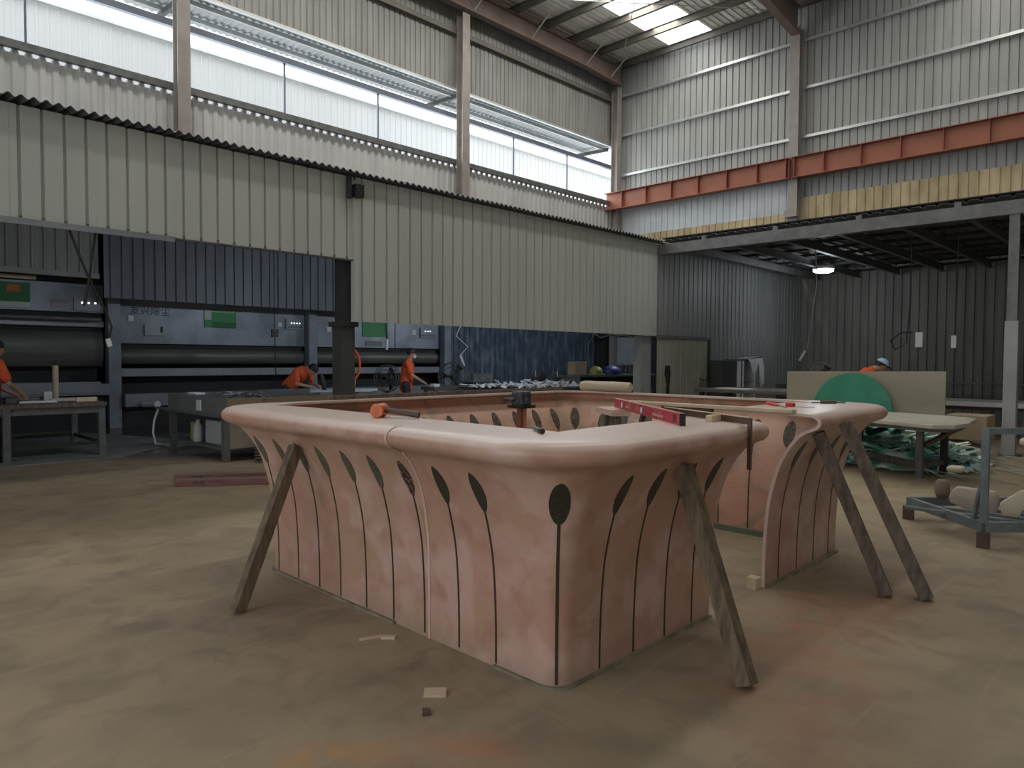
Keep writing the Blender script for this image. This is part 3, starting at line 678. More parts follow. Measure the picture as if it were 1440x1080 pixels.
# cut end of the right-hand section: pale laminate edge and block at its foot
b = MB()
for (o, z), (oi, zi) in zip(PROF[:-3], PIN[:-3]):
    for e in (-.010, .0005):
        for (q, r_) in ((o+.001, z), (oi-.002, zi)): x, y = plan(0.0, q); b.v.append((x+e, y, max(r_, .001)))
for i in range(len(PROF)-4):
    a = i*4; c = a+4
    for p_, q_ in ((0, 1), (1, 3), (3, 2), (2, 0)): b.f.append((a+p_, a+q_, c+q_, c+p_))
b.build('cut_edge', mat('pale_laminate_edge', (0.66, 0.50, 0.44), .5), bar, smooth=True)
MB().box(4.40, 4.485, 2.06, 2.13, 0, .07).build('foot_block', mpale, bar)

# props leaning on the counter
def prop(p, q, wv_, label, m, roll=(0, 0, 1)):
    b = MB().beam(p, q, wv_, wv_, roll)
    o = b.build('timber_prop', m, bevel=.004); return tag(o, label, 'timber prop')
prop((1.83, 4.03, .012), (2.205, 4.02, .955), .07, 'rough timber prop leaning on the left side of the pink counter', mwood, (0, 1, 0))
prop((3.05, 1.46, .012), (3.13, 1.855, .975), .078, 'rough timber prop leaning on the near side of the pink counter', mwood, (1, 0, 0))
prop((4.87, 1.41, .012), (4.72, 1.80, 1.03), .075, 'shorter left one of the two timber props right of the counter opening', mwood2, (1, .3, 0))
prop((4.98, 1.21, .012), (4.885, 1.69, 1.095), .08, 'right one of the two timber props under the counter end', mwood2, (1, .3, 0))

# things on the counter
TZ = 1.165
bt = MB().beam((3.05, 5.03, TZ+.017), (6.0, 5.07, TZ+.017), .045, .032); tag(bt.build('timber_batten', mwood2), 'long grey wooden batten lying along the far left rim of the counter', 'batten')
r = thing('wrapped_roll', 'cream wrapped roll lying on the far rim of the counter', 'roll', (6.05, 4.55, TZ))
pts = []
prof = [(.0, -.33), (.040, -.328), (.052, -.31), (.055, -.1), (.053, .12), (.056, .28), (.048, .326), (0.004, .33)]
b = MB().lathe(prof, (6.02, 4.50, TZ+.053), 16, (.05, 1, 0)); b.build('roll_body', mfoam, r, smooth=True)
MB().lathe([(.05, 0), (.058, .003), (.058, .009), (.05, .012)], (6.02, 4.42, TZ+.053), 16, (.05, 1, 0)).build('binding_tape', mcard, r)
# mallet
r = thing('mallet', 'amber nylon mallet with brown handle lying on the left rim', 'mallet', (2.44, 3.35, TZ))
hc = Vector((2.365, 3.36, TZ+.040)); d = Vector((.42, -.91, 0)).normalized(); hd = Vector((-.25, .97, 0)).normalized()
hx = Vector((.82, .57, 0)).normalized()
b = MB().lathe([(.036, -.058), (.040, -.052), (.040, -.03), (.036, -.022), (.036, .022), (.040, .03), (.040, .052), (.036, .058)], hc, 20, hx); b.build('mallet_head', mamber, r, smooth=True)
e = hc+Vector((.50, -.87, 0)).normalized()*.24; b = MB().tube([hc+(e-hc)*.12, hc+(e-hc)*.3, e+Vector((0, 0, -.022))], [.016, .014, .018], 10); b.build('mallet_handle', mhandle, r, smooth=True)
# short tube
t0, t1 = Vector((2.475, 2.27, TZ+.012)), Vector((2.37, 2.12, TZ+.012))
r = thing('steel_tube', 'short dark steel tube lying on the near corner rim', 'tube', (2.42, 2.2, TZ))
MB().tube([t0, t0+(t1-t0)*.7], .009, 10).build('tube_shaft', mat('scuffed_steel', (.25, .23, .22), .4, metal=.5, col2=(.05, .05, .05), scale=40), r, smooth=True); MB().tube([t0+(t1-t0)*.7, t1], .0125, 12).build('tube_collar', mblack, r, smooth=True)
# level
lv = thing('spirit_level', 'long red spirit level resting from the trestle to the near rim', 'spirit level', (3.6, 2.3, TZ))
a = Vector((4.10, 2.97, TZ+.022)); c = Vector((3.19, 1.90, TZ+.022)); dv = (c-a).normalized(); sd = dv.cross(Vector((0, 0, 1))).normalized()
zz = Vector((0, 0, 1))
def up_(p, h): return p+zz*h
b = MB(); 
for (f0, f1, h0, h1) in ((0, .46, 0, .062), (.46, .50, 0, .045), (.50, 1, 0, .062)):
    b.beam(up_(a+(c-a)*f0, (h0+h1)/2-.022), up_(a+(c-a)*f1, (h0+h1)/2-.022), .026, h1-h0)
b.build('level_body', mlevel, lv)
fc = -sd if (-sd).dot(Vector((0, 0, 0))-a) > 0 else sd
MB().beam(up_(a+(c-a)*.0, .0402), up_(a+(c-a)*1.0, .0402), .030, .003).build('top_flange', mat('pale_red_edge', (.62, .22, .20), .4), lv)
for f in (.16, .5): MB().lathe([(.016, 0), (.02, .002), (.02, .005), (.012, .006)], a+(c-a)*f+fc*.0135+zz*.008, 14, fc).build('vial', mwhite, lv)
for f0, f1 in ((.22, .27), (.66, .80)): MB().beam(a+(c-a)*f0+fc*.0133+zz*.002, a+(c-a)*f1+fc*.0133+zz*.002, .002, .014).build('pale_print', mat('faded_print', (.55, .30, .28), .5), lv)
for f, tx, sz in ((.945, '01', .065),):
    pos_ = a+(c-a)*f+fc*.0137+zz*.006
    rv = dv if dv.cross(zz).dot(fc) > 0 else -dv
    lettering(tx, sz, mblack if f > .9 else mwhite, pos_, rv, zz, lv)
MB().beam(up_(c, .009), up_(c+dv*.012, .009), .03, .064).build('end_cap', mblack, lv)
# trestle inside the counter carrying the level
tr = thing('trestle', 'weathered board trestle standing inside the counter under the level', 'trestle', (4.2, 3.0, 0))
MB().beam((4.22, 3.16, 1.135), (3.98, 2.84, 1.135), .14, .04).build('cap_board', mat('pinkish_board', (.60, .42, .34), .6), tr)
for i, (dx, dy, tw) in enumerate(((-.1, .13, .08), (-.01, .0, .1), (.08, -.10, .09))):
    MB().beam((4.10+dx*1.6+.1, 3.0+dy*1.9+.08, 0), (4.10-dx*1.0, 3.0+dy*.9, 1.115), .11, .035, (.75, -.66, 0)).build('board_leg', mat('weathered_board', (.19, .165, .12), .85, col2=(.09, .08, .06), scale=6, stretch=(5, 5, 1)), tr)
# L-square, block, clamped straight edge
def zv_(v, z): return Vector((v.x, v.y, z))
sq = thing('carpenter_square', 'dark steel L square hooked over the counter end', 'square', (3.8, 2.1, TZ))
qa, qb = Vector((3.50, 1.685, 0)), Vector((3.89, 2.44, 0))
MB().beam(zv_(qa, TZ+.018), zv_(qb, TZ+.018), .007, .034).build('square_blade', msquare, sq); MB().beam(zv_(qa, TZ+.035), zv_(qa, TZ-.235), .028, .010, (.9, -.45, 0)).build('square_tongue', msquare, sq)
MB().beam(zv_(qa, TZ+.038), zv_(qb, TZ+.038), .016, .005).build('square_edge', mpale, sq)
tag(MB().box(3.50, 3.60, 1.90, 1.94, TZ, TZ+.036).build('wood_block', mpale, bevel=.003), 'small pale wood block beside the L square on the counter end', 'block')
pk = thing('straight_edge', 'long pale board clamped across the counter opening, held by a slanting strut', 'board', (4.5, 2.5, 1.1))
MB().beam((4.478, 1.86, TZ+.012), (4.52, 3.15, TZ+.012), .07, .024).build('board', mpale, pk, bevel=.003)
MB().beam((4.51, 3.0, TZ-.01), (4.9, 3.55, 0.0), .035, .035).build('strut', mwood, pk)
MB().box(4.495, 4.535, 2.45, 2.85, TZ-.055, TZ).build('packing_block', mwood2, pk)
cp = thing('screwdriver', 'red handled screwdriver on the right counter section', 'screwdriver', (5.1, 2.2, TZ))
MB().tube([(5.13, 2.34, TZ+.018), (5.11, 2.32, TZ+.018), (5.05, 2.25, TZ+.016), (5.00, 2.19, TZ+.012)], [.009, .013, .012, .007], 10).build('handle', mredp, cp, smooth=True)
MB().tube([(5.00, 2.19, TZ+.012), (4.93, 2.10, TZ+.006)], .004, 6).build('shaft', msteel, cp)
cp = thing('tape_measure', 'red tape measure on the right counter section', 'tape measure', (5.07, 2.12, TZ))
MB().box(5.10, 5.155, 2.13, 2.19, TZ, TZ+.028).build('case', mredp, cp, bevel=.01); MB().box(5.11, 5.12, 1.98, 2.13, TZ, TZ+.003).build('blade', msteel, cp)
cp = thing('small_drill_bit', 'small dark tool lying on the right end of the counter top', 'tool', (5.72, 2.1, TZ))
MB().tube([(5.62, 2.20, TZ+.008), (5.67, 2.15, TZ+.01)], .006, 6).build('tool_tip', msteel, cp); MB().tube([(5.67, 2.15, TZ+.012), (5.75, 2.06, TZ+.012)], .014, 8).build('tool_body', mhandle, cp); MB().tube([(5.75, 2.06, TZ+.01), (5.80, 2.01, TZ+.008)], .006, 6).build('tool_tip', msteel, cp)
# post with dark block inside
ps = thing('inner_post', 'pink post with a dusty black block on top standing inside the counter', 'post', (4.41, 4.17, 0))
MB().box(4.385, 4.43, 4.145, 4.19, 0, 1.10).build('post_shaft', mat('salmon_paint', (.58, .25, .17), .5), ps); MB().box(4.355, 4.385, 4.145, 4.19, 0, 1.10).build('post_face', mat('dark_red_face', (.25, .09, .06), .5), ps)
MB().prism([(4.33, 4.11), (4.46, 4.11), (4.46, 4.24), (4.33, 4.24)], 1.10, 1.23).build('block_body', mnavyblk, ps, bevel=.02); MB().box(4.31, 4.48, 4.09, 4.26, 1.085, 1.11).build('block_flange', mblack, ps)
MB().tube([(4.33, 4.19, 1.16), (4.26, 4.25, 1.16), (4.26, 4.25, 1.12)], .014, 8).build('block_stub', mnavyblk, ps)

# loose bits on the floor
for (x, y, w_, h_, rz, nm, lb, m) in ((2.003, 2.425, .10, .075, -.75, 'wood_offcut', 'pale square wood offcut on the floor left of the counter corner', mpale),
    (2.156, 3.151, .12, .016, -.35, 'wood_splinter', 'thin pale wood splinter on the floor beside the counter foot', mpale),
    (2.229, 3.091, .075, .035, -.8, 'wood_chip', 'pale flat wood chip on the floor near the counter foot', mpale),
    (1.867, 2.317, .05, .035, .9, 'small_battery_block', 'small dark square bit on the floor below the pale offcut', mhandle)):
    b = MB().prism([(-w_/2, -h_/2), (w_/2, -h_/2*.96), (w_/2*.98, h_/2), (-w_/2, h_/2)], 0, .012); o = b.build(nm, m, origin=(0, 0, 0)); o.location = (x, y, .001); o.rotation_euler = (0, 0, rz); tag(o, lb, 'offcut')
r = None

# ================================================================== RIGHT-HAND BAY
bd = tag(MB().prism([(5.12, .14), (5.12, 1.315), (2.74, 1.352), (2.74, .14)], 12.0, 12.03, 'x').build('plywood_board', mply, bevel=.002), 'large pale plywood board standing on edge behind the green disc', 'board')
for yv_ in (4.9, 3.0):
    tag(MB().box(11.9, 12.15, yv_-.05, yv_+.05, 0, .14).build('timber_block', mwood2), 'wood block under the %s end of the plywood board' % ('left' if yv_ > 4 else 'right'), 'block')
n = 96; poly = []
for k in range(n):
    a = 2*pi*k/n; rr_ = .60+(.012 if k % 2 else 0); poly.append((4.02+rr_*cos(a), .70+rr_*sin(a)))
dk = MB().prism(poly, 11.88, 11.90, 'x'); tag(dk.build('green_disc', mgreenfg), 'large round green fibreglass disc with toothed rim, leaning on the plywood', 'disc')
tag(MB().box(11.84, 11.99, 3.9, 4.15, 0, .10).build('timber_block', mwood2), 'wood block under the green disc', 'block')
# table in front of it
tb = thing('trestle_table', 'steel legged table with a pale moulded top, in front of the green disc', 'table', (10.8, 3.1, 0))
ct = [(9.42, 2.28), (9.6, 2.08), (10.0, 2.03), (10.9, 2.12), (11.1, 2.3), (11.7, 4.6), (10.4, 4.4)]
MB().prism(ct, .70, .755).build('table_top', mat('cream_gelcoat', (.52, .49, .41), .35), tb, bevel=.012)
MB().prism([(x*.94+.65, y*.94+.20) for x, y in ct], .655, .70).build('top_frame', msteel, tb)
for (x, y, m_) in ((10.2, 2.6, msteel), (10.75, 2.45, mblack), (10.95, 3.58, msteel), (11.9, 3.6, mblack)):
    MB().box(x-.04, x+.04, y-.04, y+.04, 0, .66).build('leg', m_, tb)
MB().beam((10.2, 2.6, .16), (10.95, 3.58, .16), .05, .09).build('rail', mwood2, tb); MB().beam((10.75, 2.45, .16), (10.2, 2.6, .16), .04, .06).build('rail', mwood2, tb)
MB().beam((10.2, 2.55, .42), (10.7, 2.2, .68), .05, .05).build('brace', mhandle, tb)
# green offcuts heap
b = MB(); rnd = random.Random(3)
for i in range(420):
    cx = rnd.gauss(11.7, .5); cy = rnd.uniform(2.45, 4.6); hz = .02+.52*max(0, 1-((cx-11.85)/.9)**2)*rnd.random()*max(.25, 1-abs(cy-3.5)/1.6)
    cx = min(max(cx-.25, 10.5), 12.6) if cy < 2.7 else min(max(cx-.25, 10.8), 11.75)
    L_ = rnd.uniform(.3, 1.0); a = rnd.choice((rnd.uniform(1.0, 2.2), rnd.uniform(0, pi))); t = rnd.uniform(-.35, .35); dxy = Vector((cos(a)*cos(t), sin(a)*cos(t), sin(t)))*L_/2
    if hz+dxy.z < .01 or hz-dxy.z < .01: hz += abs(dxy.z)
    p = Vector((cx, cy, hz)); b.beam(p-dxy, p+dxy, rnd.choice((.012, .02, .035, .06)), .004, (-.8+rnd.uniform(-.4, .4), rnd.uniform(-.5, .5), 1))
tag(b.build('fibreglass_offcuts', mgs), 'heap of green fibreglass offcut strips under the table', 'offcuts', kind='stuff')
b = MB()
for i in range(200):
    cx = rnd.uniform(10.9, 11.83); cy = rnd.uniform(2.2, 4.6); hz = .02+.45*rnd.random()*(1-abs(cy-3.4)/1.8)
    L_ = rnd.uniform(.1, .45); a = rnd.uniform(0, pi); t = rnd.uniform(-.4, .4); dxy = Vector((cos(a)*cos(t), sin(a)*cos(t), sin(t)))*L_/2; hz += abs(dxy.z)
    p = Vector((cx, cy, hz)); b.beam(p-dxy, p+dxy, rnd.choice((.03, .08, .14)), .004, (rnd.uniform(-.7, .7), rnd.uniform(-.7, .7), 1))
tag(b.build('dark_sheet_offcuts', mgs2), 'dark green and grey sheet offcuts mixed in the heap under the table', 'offcuts', kind='stuff')
b = MB()
for i in range(26):
    p = Vector((rnd.uniform(10.3, 12.2), rnd.uniform(1.6, 2.4), .012+.2*rnd.random()**3)); a = rnd.uniform(.3, 1.4); L_ = rnd.uniform(.3, .9); d_ = Vector((cos(a), sin(a), 0))*L_/2
    b.beam(p-d_, p+d_, .014, .008)
tag(b.build('thin_trimmings', mat('pale_trimmings', (.45, .47, .38), .6)), 'thin pale trimmings strewn right of the green heap', 'trimmings', kind='stuff')
tag(MB().box(11.95, 12.5, 2.2, 2.72, .36, .72).build('open_carton', mcard, bevel=.01), 'brown carton at the right end of the moulded table', 'carton')
tag(MB().prism([(2.78, 0.0), (2.15, 0.0), (2.15, .22), (2.78, .358)], 11.9, 12.5, 'x').build('cream_carton', mcream, bevel=.01), 'cream sloping carton on the floor right of the green heap', 'carton')
# back bench on the right
t2 = thing('long_bench', 'long bench with a white slab at the right edge under the mezzanine', 'bench', (17.2, 3.3, 0))
MB().box(16.6, 17.8, .2, 4.9, .60, .70).build('white_slab', mwhite, t2, bevel=.01); MB().box(16.8, 17.6, .3, 4.8, .52, .60).build('bench_frame', mhandle, t2)
for x in (16.85, 17.5):
    for y in (.4, 2.5, 4.6): MB().box(x-.04, x+.04, y-.04, y+.04, 0, .52).build('leg', msteel, t2)
MB().beam((15.6, 4.3, .72), (15.0, 3.3, .25), .5, .03).build('leaning_sheet', mhandle, t2)
tag(MB().box(20.9, 20.96, -1, 5.5, .93, .97).build('wall_pipe', msteel), 'thin horizontal pipe along the dark bay wall', 'pipe')

# workers ------------------------------------------------------------
def capsule(b, p, q, r0, r1, n=12, k=5):
    p = Vector(p); q = Vector(q); pts = []; rs = []; d = (q-p); L_ = d.length or 1e-6; d = d/L_
    for i in range(k): t = -pi/2+i*(pi/2)/k; pts.append(p+d*r0*sin(t)); rs.append(max(r0*cos(t), .001))
    pts.append(p); rs.append(r0); pts.append(q); rs.append(r1)
    for i in range(1, k+1): t = i*(pi/2)/k; pts.append(q+d*r1*sin(t)); rs.append(max(r1*cos(t), .001))
    b.tube(pts, rs, n)
def remeshed(b, name, m, parent, vox=.012, smooth=3):
    me = b.mesh(name, m); o = bpy.data.objects.new(name, me); COL.objects.link(o)
    md = o.modifiers.new('r', 'REMESH'); md.mode = 'VOXEL'; md.voxel_size = vox; md.use_smooth_shade = True
    sm = o.modifiers.new('s', 'SMOOTH'); sm.iterations = smooth; sm.factor = .5
    dc = o.modifiers.new('d', 'DECIMATE'); dc.ratio = .35
    bpy.context.view_layer.update()
    me2 = bpy.data.meshes.new_from_object(o.evaluated_get(bpy.context.evaluated_depsgraph_get()))
    bpy.data.objects.remove(o); me2.materials.clear(); me2.materials.append(m)
    for p in me2.polygons: p.use_smooth = True
    o2 = bpy.data.objects.new(name, me2); COL.objects.link(o2); o2.parent = parent
    return o2
def worker(name, label, loc, rz, J, hat=None, mask=False, hairm=None, apron=False):
    """J: joints in local space, person faces +X"""
    r = thing(name, label, 'person', loc); r.rotation_euler = (0, 0, rz); ORG[r] = Vector((0, 0, 0))
    V = {k: Vector(v) for k, v in J.items()}
    b = MB(); hd_, nk, ch, pv = V['head'], V['neck'], V['chest'], V['pelvis']; hdir = V['hdir'].normalized(); fwd = V['face'].normalized(); side = fwd.cross(hdir).normalized()
    Rm = Matrix((fwd, side, hdir)).transposed()
    b.ell(hd_, .098, .078, .118, rot=Rm); b.ell(hd_+fwd*.03-hdir*.05, .062, .055, .065, rot=Rm)
    b.ell(hd_+fwd*.10-hdir*.012, .018, .014, .024, rot=Rm)
    for sg_ in (-1, 1): b.ell(hd_+side*.078*sg_-hdir*.005, .018, .010, .032, rot=Rm)
    capsule(b, nk, hd_-hdir*.05, .056, .054)
    capsule(b, ch, nk, .10, .06); capsule(b, pv, ch, .125, .125)
    for s_, k in ((1, 'l'), (-1, 'r')):
        sh, el, wr_ = V['sh'+k], V['el'+k], V['wr'+k]; capsule(b, ch, sh, .09, .055); capsule(b, sh, el, .047, .038); capsule(b, el, wr_, .037, .025)
        hv = V.get('hv'+k, (wr_-el)).normalized(); sd_ = hv.cross(Vector((0, 0, 1)));  sd_ = sd_.normalized() if sd_.length > .1 else Vector((0, 1, 0)); dn = hv.cross(sd_).normalized()
        pc = wr_+hv*.05; capsule(b, wr_, wr_+hv*.075+sd_*.018, .026, .020); capsule(b, wr_, wr_+hv*.075-sd_*.018, .026, .020)
        for i, (of, ln) in enumerate(((-.033, .062), (-.012, .075), (.010, .070), (.031, .055))):
            f0 = wr_+hv*.08+sd_*of; f1 = f0+hv*ln*.5+Vector((0, 0, -.012)); f2 = f1+hv*ln*.35+Vector((0, 0, -.025)); capsule(b, f0, f1, .010, .009, 8, 3); capsule(b, f1, f2, .009, .008, 8, 3)
        th = wr_+hv*.03+sd_*(.03*s_); capsule(b, th, th+hv*.04+sd_*(.03*s_), .012, .010, 8, 3); capsule(b, th+hv*.04+sd_*(.03*s_), th+hv*.07+sd_*(.035*s_)+Vector((0, 0, -.01)), .010, .009, 8, 3)
        hp, kn, an = V['hp'+k], V['kn'+k], V['an'+k]; capsule(b, pv, hp, .11, .09); capsule(b, hp, kn, .082, .058); capsule(b, kn, an, .056, .038)
    body = remeshed(b, 'body', mskin, r, .011); ORG[body] = Vector((0, 0, 0))
    b = MB(); capsule(b, pv+Vector((0, 0, -.10)), pv, .155, .150); capsule(b, pv, ch, .150, .150); capsule(b, ch, nk-(nk-ch)*.25, .135, .085)
    for k in 'lr':
        capsule(b, ch, V['sh'+k], .115, .072); capsule(b, V['sh'+k], V['sh'+k]+(V['el'+k]-V['sh'+k])*.72, .070, .066)
    remeshed(b, 'shirt', morange_s, r, .014, 2)
    b = MB()
    for k in 'lr':
        capsule(b, pv+Vector((0, 0, -.02)), V['hp'+k], .135, .11); capsule(b, V['hp'+k], V['kn'+k], .10, .075); capsule(b, V['kn'+k], V['an'+k]+Vector((0, 0, .03)), .075, .062)
    remeshed(b, 'trousers', mtrous, r, .014, 2)
    for k in 'lr':
        an = V['an'+k]; b = MB(); b.ell(an+Vector((.06, 0, -.045)), .135, .048, .05); b.box(an.x-.075, an.x+.19, an.y-.045, an.y+.045, 0, .03); b.build('shoe', mblack, r, smooth=True)
    for sg_ in (-1, 1): MB().ell(hd_+fwd*.088+side*.032*sg_+hdir*.018, .010, .014, .008, 8, 6, rot=Rm).build('eye', mblack, body)
    MB().ell(hd_+fwd*.088-hdir*.055, .012, .026, .007, 8, 6, rot=Rm).build('mouth', mat('lips', (.32, .13, .10), .5), body)
    if mask:
        MB().ell(hd_+fwd*.082-hdir*.04, .042, .052, .048, rot=Rm).build('dust_mask', mwhite, r, smooth=True)
    b = MB().ell(hd_-fwd*.012+hdir*.022, .105, .086, .112, rot=Rm)
    b.v = [v if (Vector(v)-hd_).dot(hdir) > .03-(.07 if (Vector(v)-hd_).dot(fwd) < .02 else 0) else tuple(hd_+(Vector(v)-hd_)*.8) for v in b.v]
    b.build('hair', hairm or mhair, r, smooth=True)
    if hat:
        cap = MB().ell(hd_+hdir*.045-fwd*.004, .112, .094, .095, rot=Rm); cap.v = [v if (Vector(v)-hd_).dot(hdir) > .045 else tuple(hd_+hdir*.045+(Vector(v)-hd_-hdir*.045)*.0+((Vector(v)-hd_)-hdir*((Vector(v)-hd_).dot(hdir)))*1.0) for v in cap.v]
        co = cap.build('cap', hat, r, smooth=True)
        p0 = hd_+hdir*.05+fwd*.09; MB().ell(p0+fwd*.035-hdir*.008, .075, .072, .010, rot=Rm).build('visor', mcapd, co, smooth=True)
    return r
lean = dict(pelvis=(-.05, 0, .93), chest=(.20, 0, 1.27), neck=(.31, 0, 1.40), head=(.43, 0, 1.47), hdir=(.55, 0, .83), face=(.83, 0, -.55),
            shl=(.24, .19, 1.32), shr=(.24, -.19, 1.32), ell=(.26, .27, 1.06), elr=(.26, -.27, 1.06), wrl=(.47, .16, .97), wrr=(.47, -.16, .97),
            hpl=(-.05, .10, .88), hpr=(-.05, -.10, .88), knl=(-.02, .12, .48), knr=(-.02, -.12, .48), anl=(-.08, .13, .09), anr=(-.08, -.13, .09))
standw = dict(pelvis=(-.02, 0, .95), chest=(.02, 0, 1.30), neck=(.05, 0, 1.46), head=(.10, 0, 1.61), hdir=(.30, 0, .95), face=(.95, 0, -.30),
            shl=(.02, .19, 1.40), shr=(.02, -.19, 1.40), ell=(.12, .24, 1.12), elr=(.12, -.24, 1.12), wrl=(.36, .12, .97), wrr=(.36, -.12, .97),
            hpl=(-.02, .10, .90), hpr=(-.02, -.10, .90), knl=(0, .11, .49), knr=(.02, -.11, .49), anl=(-.03, .12, .09), anr=(0, -.12, .09))
bent = dict(pelvis=(-.12, 0, .92), chest=(.18, 0, 1.20), neck=(.30, 0, 1.28), head=(.42, .02, 1.27), hdir=(.80, 0, .42), face=(.42, 0, -.80),
            shl=(.20, .20, 1.24), shr=(.20, -.20, 1.24), ell=(.22, .32, .99), elr=(.24, -.28, .99), wrl=(.44, .22, .935), wrr=(.44, -.14, .94),
            hpl=(-.12, .10, .87), hpr=(-.12, -.10, .87), knl=(-.06, .12, .47), knr=(-.06, -.12, .47), anl=(-.14, .13, .09), anr=(-.14, -.13, .09))
worker('worker', 'person in orange shirt bending over the white slab left of the dark column', (7.2, 13.2, 0), radians(-62), bent)
worker('worker', 'person in orange shirt and white dust mask standing side-on beside a small workbench', (9.90, 13.0, 0), radians(-40), standw, mask=True)
worker('worker', 'person in orange shirt reaching over the cluttered bench, cut by the left picture edge', (2.0, 12.2, 0), radians(20), standw)
worker('worker', 'person in blue and white cap and orange shirt stooping behind the plywood board', (13.3, 4.48, 0), radians(-60), dict(lean, head=(.45, 0, 1.42), neck=(.32, 0, 1.36), chest=(.2, 0, 1.22)), hat=mcap)

# ================================================================== LEFT BAYS
# dust booths
def booth(x0, x1, yf, zt, label, zs, name='dust_booth'):
    zc, zb0, zb1, zl0, zl1, zt0, zt1 = zs
    r = thing(name, label, 'dust booth', ((x0+x1)/2, yf, 0))
    MB().box(x0, x1, yf, yf+.7, zc, zt).build('upper_cabinet', mbooth, r)
    MB().box(x0, x1, yf+.12, yf+.7, zb1, zc).build('slot', mdark, r)
    b = MB(); N_ = 10; pts = []
    for i in range(N_+1):
        a = -pi/2+pi*i/N_; pts.append((yf+.15+.0-.13*cos(a)+.0, (zb0+zb1)/2+(zb1-zb0)/2*sin(a)))
    pts += [(yf+.5, zb1), (yf+.5, zb0)]; b.prism(pts, x0, x1, 'x'); b.build('curved_baffle', mbaffle, r, smooth=True)
    MB().box(x0, x1, yf-.02, yf+.3, zl0, zl1).build('front_lip', mlip, r, bevel=.01)
    MB().box(x0, x1, yf+.5, yf+.7, 0, zl0).build('back_plate', mdark, r)
    MB().box(x0, x1, yf-.35, yf+.5, zt0, zt1).build('water_tray', mlip, r); MB().box(x0, x1, yf-.1, yf+.5, 0, zt0).build('tray_base', mdark, r)
    return r
Zs = (1.80, 1.35, 1.70, 1.08, 1.26, .45, .72)
b1 = booth(5.0, 9.35, 16.6, 2.95, 'grey steel dust booth with a green poster, left of the dark column', Zs)
b2 = booth(9.6, 13.85, 16.6, 2.95, 'grey steel dust booth behind the masked worker', Zs)
b0 = booth(-.6, 4.7, 16.6, 3.0, 'dark steel dust booth at the left edge behind the cluttered bench', (2.42, 1.3, 2.05, 2.12, 2.25, .72, .95))
for x, zz_ in ((4.85, 2.9), (9.48, 2.9), (14.0, 2.9)):
    tag(MB().box(x-.12, x+.12, 16.38, 16.62, 0, zz_).build('booth_post', mbooth, bevel=.008), 'blue-grey steel post %s' % {4.85: 'between the leftmost and the lettered booth', 9.48: 'between the two middle booths', 14.0: 'at the right end of the booth row'}[x], 'post')
def panelbox(par, x0, x1, z0, z1, m, name, d=.02, yf=16.6): return MB().box(x0, x1, yf-d, yf, z0, z1).build(name, m, par)
po1 = panelbox(b1, 6.80, 7.55, 2.20, 2.62, mpost, 'poster'); panelbox(po1, 6.80, 6.96, 2.38, 2.60, mpostp, 'poster_stripe', .024); panelbox(po1, 6.98, 7.55, 2.20, 2.33, mpostd, 'poster_band', .024)
cp1 = panelbox(b1, 5.50, 5.95, 1.98, 2.22, mlip, 'control_panel', .05); panelbox(cp1, 5.82, 5.87, 2.05, 2.18, mblack, 'meter_slot', .06); panelbox(b1, 5.18, 5.28, 2.28, 2.40, mwhite, 'label_plate')
sw1 = panelbox(b1, 8.82, 9.30, 2.22, 2.50, mbooth, 'switch_box', .06); panelbox(b1, 8.62, 8.72, 2.28, 2.39, mwhite, 'label_plate')
for i in range(4): MB().box(8.95+i*.075, 8.975+i*.075, 16.53, 16.545, 2.37, 2.395).build('indicator_lamp', mled, sw1)
for i in range(6): MB().box(8.88+i*.07, 8.91+i*.07, 16.53, 16.545, 2.27, 2.30).build('switch', mblack, sw1)
lettering('友兴除尘', .21, mblack, (5.63, 16.595, 2.50), (1, 0, 0), (0, 0, 1), b1)
for i in range(9): panelbox(po1, 6.90+i*.07, 6.94+i*.07, 2.555, 2.595, mpostp, 'poster_dot', .026)
panelbox(b2, 11.1, 11.95, 2.10, 2.50, mpost, 'poster'); sw2 = panelbox(b2, 13.1, 13.7, 2.12, 2.42, mbooth, 'switch_box', .06); panelbox(b2, 12.82, 12.94, 2.2, 2.34, mwhite, 'label_plate'); panelbox(b2, 10.0, 10.12, 2.2, 2.33, mwhite, 'label_plate')
panelbox(b2, 12.2, 12.21, 1.8, 2.9, mdark, 'panel_joint'); panelbox(b2, 11.2, 11.75, 1.84, 1.98, mbaffle, 'vent_grille')
for i in range(3): MB().box(13.25+i*.09, 13.28+i*.09, 16.53, 16.545, 2.30, 2.325).build('indicator_lamp', mled, sw2)
for i in range(7): MB().box(13.17+i*.07, 13.20+i*.07, 16.53, 16.545, 2.17, 2.20).build('switch', mblack, sw2)
po0 = panelbox(b0, 2.5, 3.4, 2.46, 2.95, mpostd, 'poster'); panelbox(po0, 2.5, 3.4, 2.46, 2.57, mpostp, 'poster_band', .026); panelbox(po0, 3.02, 3.24, 2.76, 2.90, mat('poster_fruit', (.55, .16, .05), .6), 'poster_picture', .026)
panelbox(b0, 3.75, 4.02, 2.50, 2.66, mat('pinkish_label', (.34, .30, .30), .6), 'label_plate'); sw0 = panelbox(b0, 4.15, 4.68, 2.45, 2.72, mlip, 'switch_box', .06)
for i in range(3): MB().box(4.28+i*.12, 4.31+i*.12, 16.53, 16.545, 2.60, 2.63).build('indicator_lamp', mled, sw0)
tag(MB().box(-.6, 4.6, 16.45, 16.6, 3.02, 3.2).build('dark_duct', mdark), 'dark square duct above the leftmost booth', 'duct')
tag(MB().box(2.3, 3.45, 16.3, 16.42, 3.0, 3.07).build('tube_lamp', mpale), 'unlit pale tube lamp above the green poster at the left edge', 'lamp')
